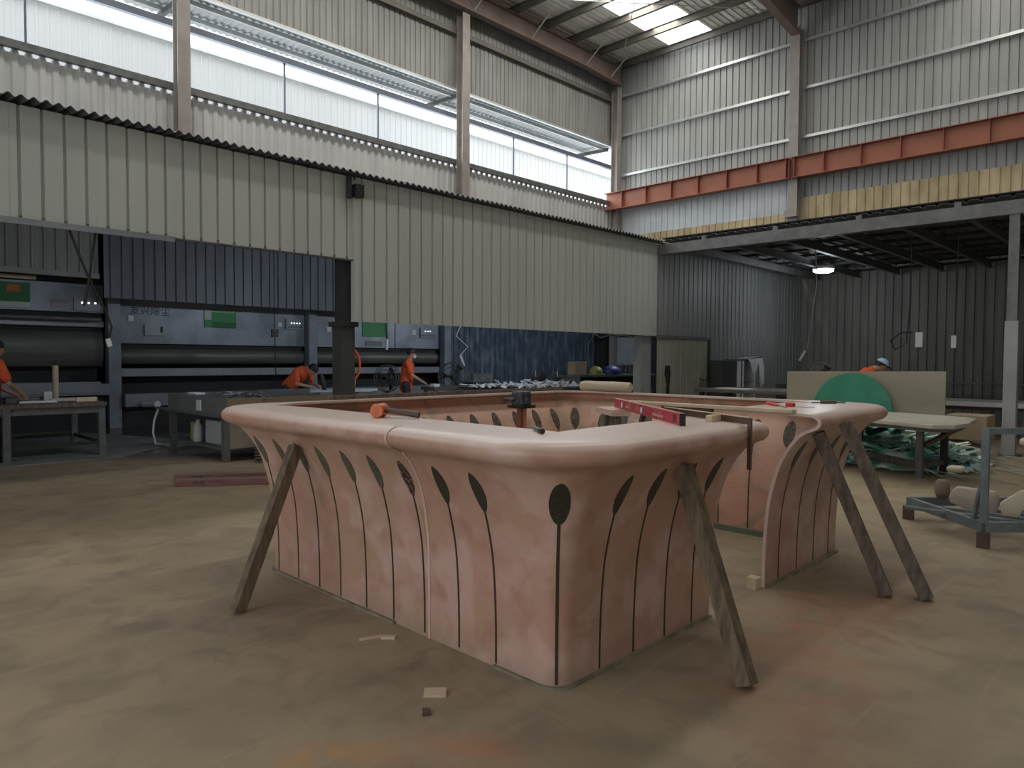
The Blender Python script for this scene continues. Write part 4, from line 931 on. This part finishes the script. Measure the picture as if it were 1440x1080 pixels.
tag(MB().tube([(-.5, 16.4, 2.27), (4.6, 16.4, 2.27)], .045, 10).build('horizontal_pipe', msteel, smooth=True), 'horizontal steel pipe across the leftmost booth', 'pipe')
tag(MB().tube([(5.35, 16.2, .50), (5.45, 15.7, .52)], .07, 14).build('drain_pipe', mwhite, smooth=True), 'white drain pipe stub in front of the lettered booth', 'pipe')
# left clutter bench
lt = thing('work_bench', 'cluttered steel leg workbench at the left edge', 'bench', (2.7, 12.7, 0))
MB().box(1.0, 3.42, 11.95, 13.7, .76, .82).build('bench_top', mwood2, lt, bevel=.006); MB().box(1.0, 3.38, 12.0, 12.05, .66, .76).build('apron', msteel, lt)
for x, y in ((2.15, 12.0), (3.36, 12.04), (3.38, 13.6), (1.1, 13.6)): MB().box(x-.045, x+.045, y-.045, y+.045, .012, .76).build('leg', msteel, lt)
MB().beam((2.15, 12.0, .2), (3.36, 12.04, .2), .03, .05).build('rail', mdark, lt); MB().beam((3.36, 12.04, .2), (3.38, 13.6, .2), .03, .05).build('rail', mdark, lt); MB().beam((1.1, 13.6, .2), (3.38, 13.6, .2), .03, .05).build('rail', mdark, lt)
rnd = random.Random(11)
for i, (x, y, w_, d_, h_, m_, nm, lb) in enumerate(((2.6, 12.3, .5, .18, .03, mwhite, 'white_strip', 'white strip offcut lying on the cluttered left bench'), (3.0, 12.5, .45, .2, .05, mcream, 'paper_bundle', 'cream paper bundle near the right end of the left bench'),
        (2.25, 12.3, .16, .12, .10, mbaffle, 'tin_box', 'dull metal tin on the left bench nearest the worker'), (2.85, 12.9, .12, .12, .14, mwhite, 'plastic_tub', 'small white tub at the back of the left bench'),
        (3.2, 12.2, .3, .15, .07, mpale, 'rag_heap', 'crumpled pale rag on the corner of the left bench'), (2.55, 12.75, .35, .1, .06, msteel, 'angle_grinder', 'grey grinder lying on the left bench'))):
    b = MB().prism([(-w_/2, -d_/2), (w_/2*.9, -d_/2), (w_/2, d_/2*.8), (-w_/2*.8, d_/2)], 0, h_); o = b.build(nm, m_, bevel=min(.012, h_*.3), origin=(0, 0, 0)); o.location = (x, y, .82); o.rotation_euler = (0, 0, rnd.uniform(-.3, .3)); tag(o, lb, 'bench item')
cz = thing('candle_tube', 'upright pale tube standing at the back of the left bench', 'tube', (3.1, 13.55, .82))
MB().tube([(3.1, 13.5, .82), (3.1, 13.5, 1.36)], .045, 12).build('tube_body', mpale, cz, smooth=True); MB().tube([(3.1, 13.5, 1.36), (3.1, 13.5, 1.43)], .02, 8).build('tube_tip', mblack, cz)
tag(MB().box(-.4, 4.3, 15.4, 15.46, .80, 1.02).build('tray_front', mlip, bevel=.01), 'grey tray board behind the left bench', 'tray')
# sink / grinding tank bench
sk = thing('tank_bench', 'grey metal tank bench with white tubs on its lower shelf, left of the counter', 'bench', (4.9, 11, 0))
MB().box(4.36, 4.40, 9.95, 12.1, .68, .92).build('side_panel', mat('tank_grey', (.19, .195, .19), .5, metal=.2), sk)
MB().box(4.40, 6.9, 9.95, 10.0, .68, .92).build('front_panel', mcard, sk); MB().box(4.40, 6.9, 12.05, 12.1, .68, .92).build('rear_panel', msteel, sk)
MB().box(4.40, 6.9, 10.0, 12.05, .80, .83).build('tank_bed', msteel, sk); MB().box(4.30, 4.38, 9.9, 12.5, .64, .68).build('ledge', msteel, sk)
for x, y in ((4.40, 10.03), (4.40, 12.0), (6.8, 10.03), (6.8, 12.0)): MB().box(x-.045, x+.045, y-.045, y+.045, 0, .68).build('leg', msteel, sk)
MB().box(4.38, 6.85, 10.0, 12.0, .16, .19).build('lower_shelf', msteel, sk); MB().box(4.44, 6.3, 9.96, 9.99, .19, .68).build('front_board', mat('tan_board', (.27, .23, .17), .7), sk)
MB().box(4.34, 4.36, 10.78, 10.92, .70, .86).build('label_plate', mwhite, sk)
tag(MB().box(4.5, 4.95, 10.25, 11.0, .19, .55).build('white_tub', mat('pale_tub', (.42, .44, .44), .5), bevel=.03), 'pale plastic tub on the lower shelf of the tank bench', 'tub')
jb = MB().lathe([(.07, 0), (.075, .02), (.075, .24), (.03, .30), (.03, .34)], (4.5, 11.25, .19), 14); tag(jb.build('white_jug', mat('pale_jug', (.45, .46, .46), .5), smooth=True), 'pale plastic bottle beside the tub on the lower shelf', 'bottle')
jb = MB().lathe([(.09, 0), (.09, .26), (.08, .28)], (4.62, 11.62, .19), 14); tag(jb.build('brown_pot', mcard, smooth=True), 'brown pot at the back of the tank bench lower shelf', 'pot')
b = MB()
for i in range(60):
    p = Vector((rnd.uniform(4.45, 5.2), rnd.uniform(10.0, 10.6), .86+rnd.random()*.12)); a = rnd.uniform(0, pi); d_ = Vector((cos(a), sin(a), rnd.uniform(-.4, .4)))*rnd.uniform(.04, .14); b.beam(p-d_, p+d_, .04, .012)
tag(b.build('metal_scrap', mat('scrap_metal', (.34, .36, .38), .4, metal=.6, col2=(.08, .08, .09), scale=20)), 'tangle of metal and plastic scrap at the near corner of the tank bench', 'scrap', kind='stuff')
tag(MB().box(4.45, 4.6, 11.2, 11.55, .92, .95).build('foam_tray', mwhite, bevel=.01), 'small white tray on the rim of the tank bench', 'tray')
fh = MB().tube([(4.33, 12.45, .64), (4.28, 12.5, .45), (4.26, 12.5, .25), (4.3, 12.5, .06), (4.45, 12.55, .03), (4.8, 12.7, .03), (5.0, 12.5, .03)], .018, 8); tag(fh.build('white_hose', mwhite, smooth=True), 'white hose hanging from the tank bench to the wet floor', 'hose')
for i in range(3): tag(MB().prism([(4.45+i*.02, 12.3), (5.3, 12.25), (5.35, 12.8-i*.1), (4.5, 12.85)], .001+i*.022, .02+i*.022).build('white_board', mat('dull_white_board', (.40, .41, .41), .5), bevel=.002), ['lowest', 'middle', 'topmost'][i]+' of the white boards stacked on the wet floor behind the tank bench', 'board', 'white boards on the wet floor')
# dark pallet near counter end
pz = thing('slat_stack', 'stack of thin brown slats on the floor left behind the counter', 'slats', (5.2, 9.2, 0))
for i in range(9): MB().beam((4.70, 9.75+.0*i, .02+i*.045), (5.6, 9.25+.02*(i % 3), .02+i*.045), .2, .022).build('slat', mwood2, pz)
# mahogany planks on the floor
for k, (p, q, lb) in enumerate((((3.16, 8.55), (4.75, 7.45), 'front one of two dark red boards on the floor left of the counter'), ((3.30, 8.95), (4.95, 7.85), 'rear one of two dark red boards on the floor left of the counter'))):
    r = thing('red_board', lb, 'board', (*p, 0), 'dark red boards on the floor')
    h = .075; wv_ = .14; MB().beam((*p, h/2+.002), (*q, h/2+.002), wv_, h).build('board_body', mmahog, r, bevel=.004)
    d_ = (Vector(q)-Vector(p)).normalized(); n_ = Vector((d_.y, -d_.x)); n_ = -n_ if n_.dot(Vector(p)) > 0 else n_
    MB().beam((p[0]-d_.x*.0, p[1]-d_.y*.0, h+.004), (q[0], q[1], h+.004), wv_, .004).build('pale_top', mat('greyish_red', (.25, .17, .15), .6), r)  # thin paler layer along the top of each board
    c_ = Vector((*p, 0))+Vector((d_.x, d_.y, 0))*.26+Vector((n_.x, n_.y, 0))*(wv_/2+.001)+Vector((0, 0, .04)); lettering('AHB', .07, mblack, c_, (d_.x, d_.y, 0), (0, 0, 1), r)
# white slab and stand for worker 1
ws = thing('slab_table', 'table with a long white slab in front of the bending worker', 'table', (7.5, 12.4, 0))
MB().prism([(6.0, 12.55), (8.0, 11.75), (8.5, 12.15), (8.1, 12.9), (6.3, 13.0)], .84, .885).build('white_slab', mat('pale_blue_slab', (.62, .68, .75), .4), ws, bevel=.012)
for x, y in ((6.4, 12.7), (7.9, 12.0), (8.0, 12.7), (6.6, 12.85)): MB().box(x-.03, x+.03, y-.03, y+.03, 0, .84).build('leg', msteel, ws)
dv_ = thing('power_drill', 'black polishing tool standing on the white slab', 'power tool', (7.4, 12.25, .885))
MB().tube([(7.30, 12.2, .885), (7.28, 12.22, 1.05), (7.25, 12.25, 1.20)], [.045, .05, .03], 10).build('tool_body', mblack, dv_, smooth=True); MB().tube([(7.55, 12.2, .91), (7.75, 12.1, .92), (7.85, 12.05, .93)], [.04, .03, .04], 8).build('tool_pad', mblack, dv_, smooth=True)
# orange hose coil
hc_ = thing('hose_coil', 'orange air hose coil hanging beside the dark column', 'hose', (8.6, 13.2, .9))
for i in range(4):
    pts = [(8.45+.012*i+.24*cos(2*pi*k/20)*.8, 13.15+.03*i-.15*cos(2*pi*k/20), 1.36+.38*sin(2*pi*k/20)) for k in range(21)]; MB().tube(pts, .022, 7, cap=False).build('hose_loop', mhose, hc_, smooth=True)
MB().tube([(8.35, 13.2, 1.0), (8.42, 13.2, .7), (8.45, 13.2, .3), (8.44, 13.2, 0)], .02, 6).build('stand_leg', mpale, hc_); MB().tube([(8.65, 13.2, 1.05), (8.60, 13.2, .7), (8.62, 13.2, .3), (8.63, 13.2, 0)], .02, 6).build('stand_leg', mpale, hc_)
# bench of the masked worker
wb_ = thing('small_bench', 'small grey bench in front of the masked worker', 'bench', (10.7, 12.9, 0))
MB().box(10.25, 11.3, 12.45, 12.95, .78, .86).build('bench_top', mbaffle, wb_, bevel=.006)
for x in (10.35, 11.2):
    for y in (12.52, 12.88): MB().box(x-.03, x+.03, y-.03, y+.03, 0, .78).build('leg', msteel, wb_)
tag(MB().box(10.28, 10.45, 12.5, 12.66, .86, .93).build('white_workpiece', mwhite, bevel=.01), 'white workpiece under the hands of the masked worker', 'workpiece')
for k, (x, y, e) in enumerate(((4.2, 9.75, 26), (9.6, 9.75, 60), (16.0, 10.2, 105))):
    zl = 3.25
    t = thing('bay_tube_lamp', ['left', 'middle', 'right'][k]+' tube lamp hung under the lean-to roof behind the partition', 'lamp', (x, y, zl), 'tube lamps under the lean-to')
    MB().box(x-.6, x+.6, y-.05, y+.05, zl, zl+.05).build('lamp_housing', mwhite, t); MB().tube([(x-.5, y, zl-.012), (x+.5, y, zl-.012)], .014, 8).build('lamp_tube', mlampm, t); MB().box(x-.01, x+.01, y-.01, y+.01, zl+.05, 4.2+.107*(y-8.6)).build('hanger', msteel, t)
    al = area('bay_tube_light', (x, y+.03, zl-.04), (x+.5, y+5.5, 1.2), 1.1, .12, e, (.78, .88, 1.0))
# industrial fans
def fan(loc, rz, r_, label, zc_=1.02):
    t = thing('drum_fan', label, 'fan', (0, 0, 0)); zc = zc_
    for i, (rr_, dx) in enumerate(((r_, .0), (r_*.98, -.10), (r_*.66, -.13), (r_*.33, -.15), (r_*.98, .10))):
        MB().tube([(dx, rr_*cos(2*pi*k/28), zc+rr_*sin(2*pi*k/28)) for k in range(29)], .009, 5, cap=False).build('guard_ring', msteel, t)
    b = MB()
    for k in range(28):
        a = 2*pi*k/28; c_, s_ = cos(a), sin(a); b.tube([(-.15, .05*c_, zc+.05*s_), (-.13, r_*.6*c_, zc+r_*.6*s_), (-.08, r_*.97*c_, zc+r_*.97*s_), (.10, r_*.97*c_, zc+r_*.97*s_)], .004, 4)
    b.build('guard_wires', msteel, t)
    for k in range(3):
        a0 = 2*pi*k/3; pts = []
        for (f, w_) in ((.15, .12), (.5, .3), (.9, .38), (.9, -.2), (.5, -.15), (.15, -.12)): pts.append((-.03+w_*.12, r_*f*cos(a0+w_), zc+r_*f*sin(a0+w_)))
        b = MB(); b.add(pts+[(x+.008, y, z) for x, y, z in pts], [tuple(range(6)), tuple(range(11, 5, -1))]+[(i, (i+1) % 6, 6+(i+1) % 6, 6+i) for i in range(6)]); b.build('fan_blade', mblack, t)
    MB().lathe([(.05, -.14), (.10, -.06), (.11, .12), (.06, .2)], (0, 0, zc), 14, (1, 0, 0)).build('motor', mblack, t, smooth=True)
    MB().tube([(0, -r_*.5, .02), (0, -r_*.4, zc-r_-.05), (0, 0, zc-r_-.02), (0, r_*.4, zc-r_-.05), (0, r_*.5, .02)], .018, 6).build('stand', msteel, t)
    t.location = loc; t.rotation_euler = (0, 0, rz); return t
fan((12.42, 14.3, 0), radians(30), .40, 'wire guarded drum fan right of the masked worker')
fan((10.29, 14.3, 0), radians(20), .33, 'wire guarded drum fan left of the masked worker')
# middle bay: scrap heap, machines
b = MB(); rnd = random.Random(5)
for i in range(260):
    f = rnd.random(); p = Vector((11.2+f*2.3+rnd.gauss(0, .12), 12.2-f*1.9+rnd.gauss(0, .15), .86+abs(rnd.gauss(0, .05))*(1.5 if .35 < f < .7 else .7)))
    q = rnd.uniform(0, pi); d_ = Vector((cos(q), sin(q), rnd.uniform(-.5, .5)))*rnd.uniform(.03, .09); b.beam(p-d_, p+d_, rnd.uniform(.03, .09), .012, (rnd.uniform(-1, 1), rnd.uniform(-1, 1), 1))
tag(b.build('white_scraps', mwhitedust), 'heap of white foam and paper scraps on the bench in the middle bay', 'scraps', kind='stuff')
sb = thing('scrap_bench', 'low dark bench holding the white scraps in the middle bay', 'bench', (12.3, 11.3, 0))
MB().prism([(10.9, 12.4), (13.6, 10.0), (14.1, 10.5), (11.5, 12.9)], .78, .85).build('bench_top', mdark, sb)
for x, y in ((11.2, 12.45), (13.5, 10.4), (13.6, 10.6), (11.5, 12.6)): MB().box(x-.04, x+.04, y-.04, y+.04, 0, .78).build('leg', mdark, sb)
for k, (x, y) in enumerate(((13.9, 12.6), (14.3, 12.2))):
    g = thing('grinding_machine', ['left', 'right'][k]+' of two black wheel grinders on stands in the middle bay', 'machine', (x, y, 0), 'grinders in the middle bay')
    MB().box(x-.12, x+.12, y-.12, y+.12, 0, .86).build('pedestal', mdark, g); ax = (.72, .69, 0)
    MB().lathe([(.12, -.02), (.20, 0), (.20, .09), (.12, .11)], (x-.1, y-.1, 1.02), 16, ax).build('wheel', mblack, g, smooth=True); MB().box(x-.1, x+.1, y-.06, y+.1, .86, 1.1).build('motor', mat('olive_motor', (.10, .12, .06), .5), g, bevel=.02)
    MB().tube([(x-.2, y-.1, 1.05), (x-.22, y-.1, 1.2)], .012, 6).build('handle', mwhite, g)
tag(MB().box(12.4, 13.1, 13.5, 13.6, .9, 1.12).build('grey_carton', msteel), 'grey carton behind the white scraps', 'carton'); tag(MB().box(12.3, 13.2, 13.4, 13.8, 0, .9).build('dark_cupboard', mdark), 'dark low cupboard under the grey carton in the middle bay', 'cupboard')
dt = thing('dark_desk', 'dark desk with helmets and buckets before the navy wall', 'desk', (14.6, 10.8, 0))
MB().box(13.1, 16.3, 10.55, 11.2, 1.08, 1.13).build('desk_top', msteel, dt); MB().box(13.15, 13.2, 10.6, 11.15, 0, 1.08).build('side_panel', msteel, dt); MB().box(16.2, 16.25, 10.6, 11.15, 0, 1.08).build('side_panel', msteel, dt); MB().box(13.2, 16.2, 11.1, 11.15, .2, 1.08).build('back_panel', mdark, dt)
tag(MB().ell((14.04, 10.8, 1.20), .18, .16, .14).box(13.85, 14.23, 10.65, 10.95, 1.13, 1.15).build('safety_helmet', myel, smooth=True), 'yellow-green safety helmet on the dark desk', 'helmet')
tag(MB().ell((14.63, 10.75, 1.20), .27, .2, .16).box(14.36, 14.9, 10.6, 10.9, 1.13, 1.15).build('blue_cover', mpurp, smooth=True), 'dark blue domed cover on the dark desk beside the helmet', 'cover')
tag(MB().box(13.3, 13.75, 10.85, 11.1, 1.13, 1.45).build('brown_box', mcard, bevel=.01), 'brown box at the left end of the dark desk', 'box')
for k, x in enumerate((15.1, 15.5)):
    g = thing('grey_bucket', ['left', 'right'][k]+' of two grey buckets on the dark desk', 'bucket', (x, 10.8, 1.13), 'grey buckets on the dark desk'); y = 10.8
    MB().lathe([(.09, 0), (.13, .22), (.135, .24), (.12, .24), (.08, .02)], (x, y, 1.13), 16).build('bucket_body', msteel, g, smooth=True); MB().tube([(x-.12, y, 1.36), (x, y-.03, 1.43), (x+.12, y, 1.36)], .006, 5).build('bucket_handle', mblack, g)
eb = thing('electrical_box', 'pale grey electrical box with looping cable on the dark wall', 'electrical box', (21.2, 14.9, 1.2))
MB().box(20.98, 21.26, 14.34, 15.2, 1.07, 2.30).build('box_body', mat('box_grey', (.38, .41, .45), .4), eb, bevel=.01); MB().tube([(20.9, 14.5, 2.32), (20.85, 15.3, 2.42), (20.85, 15.8, 2.30), (20.85, 16.1, 2.45), (20.85, 16.4, 2.1), (20.8, 16.45, 1.2), (20.8, 16.45, 0)], .03, 6).build('cable', mlip, eb, smooth=True)
MB().tube([(21.0, 13.9, 2.8), (21.0, 13.9, 1.8), (21.0, 13.95, 1.4)], .03, 6).build('cable', mlip, eb, smooth=True)
# hanging things
def hang(name, label, cat, pts, rad, m, extra=None):
    t = thing(name, label, cat, pts[-1]); MB().tube(pts, rad, 6).build('cable', m, t, smooth=True)
    if extra: extra(t)
    return t
hang('hanging_socket', 'white socket hanging on a curled cable beside the booth row end', 'socket', [(13.6, 15.2, 4.79), (13.5, 15.2, 2.5), (13.3, 15.2, 2.15), (13.75, 15.2, 1.85), (13.45, 15.2, 1.6)], .018, mwhite, lambda t: MB().beam((13.45, 15.2, 1.6), (13.6, 15.2, 1.3), .06, .06).build('socket_body', mwhite, t))
hang('hanging_cable', 'black cable hanging down behind the masked worker', 'cable', [(9.7, 13.6, 4.62), (9.72, 13.6, 2.5), (9.78, 13.6, 1.95)], .02, mblack, lambda t: MB().beam((9.78, 13.6, 1.95), (9.76, 13.6, 1.7), .04, .04).build('plug', mwhite, t))
hang('hanging_cable', 'thin black cable with a plug hanging in front of the lettered booth', 'cable', [(7.4, 14.4, 4.70), (7.4, 14.4, 2.4), (7.41, 14.4, 1.9), (7.43, 14.4, 1.1)], .010, mblack, lambda t: MB().box(7.34, 7.48, 14.37, 14.43, 1.95, 2.12).build('junction_box', mblack, t))
vb = thing('v_cables', 'pair of black cables forming a V under the partition at the left', 'cable', (3.1, 9.2, 2.9))
yv_ = 8.95
MB().tube([(2.194, yv_, 2.94), (2.28, yv_, 2.69), (2.39, yv_, 2.39)], .013, 6).build('cable', mblack, vb, smooth=True); MB().tube([(2.473, yv_, 2.93), (2.43, yv_, 2.65), (2.40, yv_, 2.38), (2.341, yv_, 2.07)], .013, 6).build('cable', mblack, vb, smooth=True)
MB().tube([(2.41, yv_, 2.36), (2.45, yv_, 2.25), (2.569, yv_, 2.0), (2.618, yv_, 1.84), (2.586, yv_, 1.70)], .012, 6).build('cable', mblack, vb, smooth=True)
MB().beam((2.575, yv_, 1.71), (2.60, yv_, 1.62), .045, .045).build('socket', mwhite, vb, bevel=.006)
def sock(t, x, y, z): MB().box(x-.03, x+.03, y-.06, y+.06, z-.28, z).build('socket_body', mwhite, t)
hang('hanging_socket', 'white socket beside a black cable loop in front of the dark bay wall', 'socket', [(15, 4.05, 4.17), (15, 4.05, 2.6), (15, 4.1, 1.85), (15, 4.3, 1.72), (15, 4.38, 1.9), (15, 4.2, 2.05), (15, 4.0, 2.05)], .014, mblack, lambda t: sock(t, 15, 3.88, 2.05))
hang('hanging_socket', 'small white socket hanging nearer the mezzanine post', 'socket', [(15, 3.28, 4.17), (15, 3.28, 2.6), (15, 3.3, 2.0)], .008, mblack, lambda t: MB().box(14.97, 15.03, 3.27, 3.35, 1.75, 1.98).build('socket_body', mwhite, t))
hang('hanging_cable', 'pale spiral cable hanging over the left end of the plywood board', 'cable', [(16, 6.25, 4.17), (16, 6.2, 3.2), (16, 6.28, 2.6), (16, 6.32, 2.1), (16, 6.4, 1.75)], .014, mlip, lambda t: MB().beam((16, 6.42, 1.72), (16, 6.55, 1.5), .05, .05).build('plug', mwhite, t))
hang('hanging_cable', 'thin pale cord hanging on the wall above the black cabinet', 'cable', [(16.6, 8.6, 4.17), (16.6, 8.6, 2.9), (16.62, 8.6, 2.2)], .010, mlip)
gl = thing('hanging_gloves', 'black rubber strap bundle hanging on the olive door', 'gloves', (12.5, 7.9, 1.2))
for k in range(3): MB().tube([(12.75+.03*k, 7.95, 1.02), (12.68+.035*k, 7.95, 1.22), (12.70+.05*k, 7.95, 1.36), (12.78+.02*k, 7.95, 1.2), (12.77, 7.95, .95)], .028, 7).build('strap', mblack, gl, smooth=True)
tag(MB().box(12.74, 12.80, 7.93, 7.98, 0, .98).build('thin_stand', mblack), 'thin black stand under the strap bundle before the door', 'stand')
# black cabinet with white cloth
bc = thing('black_cabinet', 'open black cabinet with white uprights beside the olive door', 'cabinet', (16.8, 8.3, 0))
MB().box(15.95, 16.75, 8.42, 8.76, 0, 1.50).build('left_body', mat('charcoal_panel', (.05, .055, .055), .5), bc, bevel=.01); MB().box(16.75, 17.75, 8.72, 8.76, 0, 1.5).build('back_panel', mblack, bc)
MB().box(16.75, 17.75, 8.42, 8.76, 1.48, 1.53).build('top_panel', msteel, bc); MB().box(17.70, 17.75, 8.42, 8.76, 0, 1.48).build('side_panel', mwhite, bc); MB().box(16.72, 16.86, 8.38, 8.42, 0, 1.48).build('upright', mwhite, bc); MB().box(16.98, 17.04, 8.39, 8.42, 0, 1.48).build('upright', mwhite, bc); MB().box(16.8, 17.7, 8.42, 8.7, .98, 1.0).build('shelf', mlip, bc)
cl_ = MB().prism([(17.15, 1.56), (17.95, 1.60), (18.08, 1.35), (18.10, .92), (17.95, .80), (17.86, 1.2), (17.76, 1.45), (17.62, 1.22), (17.45, 1.16), (17.32, 1.44)], 8.34, 8.37, 'y').prism([(17.15, 1.54), (17.95, 1.575), (17.95, 1.60), (17.15, 1.56)], 8.34, 8.62, 'y')
tag(cl_.build('white_cloth', mwhite), 'white cloth draped over the corner of the black cabinet', 'cloth')
lb_ = thing('low_table', 'low dark table with white papers between the cabinet and the plywood', 'table', (14.7, 7.0, 0))
MB().box(12.9, 14.3, 5.3, 7.4, .86, .93).build('table_top', mat('dark_top', (.10, .10, .09), .5), lb_, bevel=.01)
for x in (13.0, 14.2):
    for y in (5.4, 7.3): MB().box(x-.04, x+.04, y-.04, y+.04, 0, .86).build('leg', mdark, lb_)
tag(MB().prism([(13.0, 6.3), (13.3, 6.25), (13.4, 7.0), (13.1, 7.05)], .931, .945).build('white_sheet', mwhite), 'white sheet lying on the low dark table', 'sheet')
for k in range(3): tag(MB().box(15.0+.01*k, 15.3, 6.2-.25*k, 6.38-.25*k, 1.0, 1.25).build('paint_tin', mlip, bevel=.01), ['left', 'middle', 'right'][k]+' of three pale tins in a row behind the low dark table', 'tin', 'tins by the plywood')
tag(MB().box(14.9, 15.4, 5.4, 6.6, 0, 1.0).build('dark_cupboard', mdark), 'dark cupboard under the three pale tins', 'cupboard')
# fan behind board
f3 = fan((14.6, 5.55, 0), radians(10), .30, 'pale wire fan peeping over the plywood board', 1.17)

# ================================================================== RACK, LOWER RIGHT
rk = thing('steel_rack', 'blue-grey welded steel rack with foam pieces at the lower right', 'rack', (7.2, 1.2, 0))
A = Vector((6.72, 1.24, 0)); B_ = Vector((7.44, 1.98, 0)); dA = Vector((.98, -.72, 0)).normalized()*1.5
def zv(v, z): return Vector((v.x, v.y, z))
C_ = A+Vector((.80, -.80, 0)); D_ = B_+Vector((.80, -.80, 0))
for p, q in ((A, B_), (B_, D_), (D_, C_), (C_, A)): MB().beam(zv(p, .17), zv(q, .17), .05, .08).build('base_rail', mrack, rk)
for p in (A, B_, C_, D_): MB().box(p.x-.04, p.x+.04, p.y-.04, p.y+.04, 0, .13).build('foot', mhandle, rk)
MB().beam(zv(A, .2), zv(A, .96), .055, .055, (1, 0, 0)).build('upright', mrack, rk, bevel=.004); MB().beam(zv(C_, .2), zv(C_, .96), .055, .055, (1, 0, 0)).build('upright', mrack, rk)
MB().beam(zv(A, .945), zv(C_, .945), .05, .05).build('top_rail', mrack, rk)
MB().beam(zv(A, .62), zv(A+Vector((.09, .09, 0)), .2), .03, .03).build('gusset', mrack, rk)
M2 = A+Vector((.55, -.25, 0))
for dx in (0, .10): MB().box(7.25+dx, 7.29+dx, 1.0-dx*.6, 1.05-dx*.6, .2, .79).build('bar', mat('dark_red_bar', (.12, .07, .07), .5), rk)
def pillow(c, sx, sy, sz, m, nm, label, cat, rot=(0, 0, 0)):
    b = MB(); 
    from mathutils import Euler
    Rr = Euler(rot).to_matrix(); n_, m_ = 16, 10; rnd_ = random.Random(int(c[0]*1000))
    for i in range(m_+1):
        t = pi*i/m_
        for k in range(n_):
            a = 2*pi*k/n_; f = lambda v, e=.55: (abs(v)**e)*(1 if v >= 0 else -1)
            p = Vector((sx*f(sin(t))*f(cos(a)), sy*f(sin(t))*f(sin(a)), sz*f(cos(t), .7)))*(1+rnd_.uniform(-.03, .03)); b.v.append(Vector(c)+Rr @ p)
    for i in range(m_):
        for k in range(n_): b.f.append((i*n_+k, (i+1)*n_+k, (i+1)*n_+(k+1) % n_, i*n_+(k+1) % n_))
    b.v = [tuple(v) for v in b.v]; o = b.build(nm, m, smooth=True); return tag(o, label, cat)
tag(MB().prism([(1.62, .235), (1.60, .34), (1.56, .385), (1.27, .375), (1.24, .30), (1.26, .16), (1.34, .17), (1.50, .19)], 7.30, 7.36, 'x').build('foam_cutout', msack, bevel=.018, smooth=True), 'large beige foam cutout leaning in the steel rack left of the upright', 'foam')
tag(MB().prism([(1.19, .33), (1.05, .45), (1.0, .465), (.97, .38), (1.06, .225), (1.17, .225)], 7.0, 7.05, 'x').build('foam_cutout', mcream, bevel=.018, smooth=True), 'cream triangular foam cutout right of the rack upright', 'foam')
for k in range(3): MB().box(7.0+.2*k, 7.05+.2*k, 1.0-.2*k, 1.9-.2*k, .175, .20).build('deck_bar', mrack, rk)
pillow((7.60, 1.74, .30), .07, .06, .09, mat('brown_cushion', (.22, .16, .12), .8), 'rolled_mat', 'brown rolled mat at the left end of the rack', 'rolled mat', (0, .3, .4))
pillow((7.45, 1.60, .52), .08, .07, .03, mcream, 'crumpled_paper', 'crumpled cream paper on top of the foam in the rack', 'paper')
pillow((7.27, 1.0, .83), .08, .10, .04, mcream, 'cream_sponge', 'cream sponge on the rack at the right picture edge', 'sponge')
tag(MB().beam((7.35, .98, .22), (7.15, .85, .62), .16, .05, (0, 1, 0)).build('dark_cloth', mblack, bevel=.02), 'dark cloth hanging in the steel rack beside the foam', 'cloth')
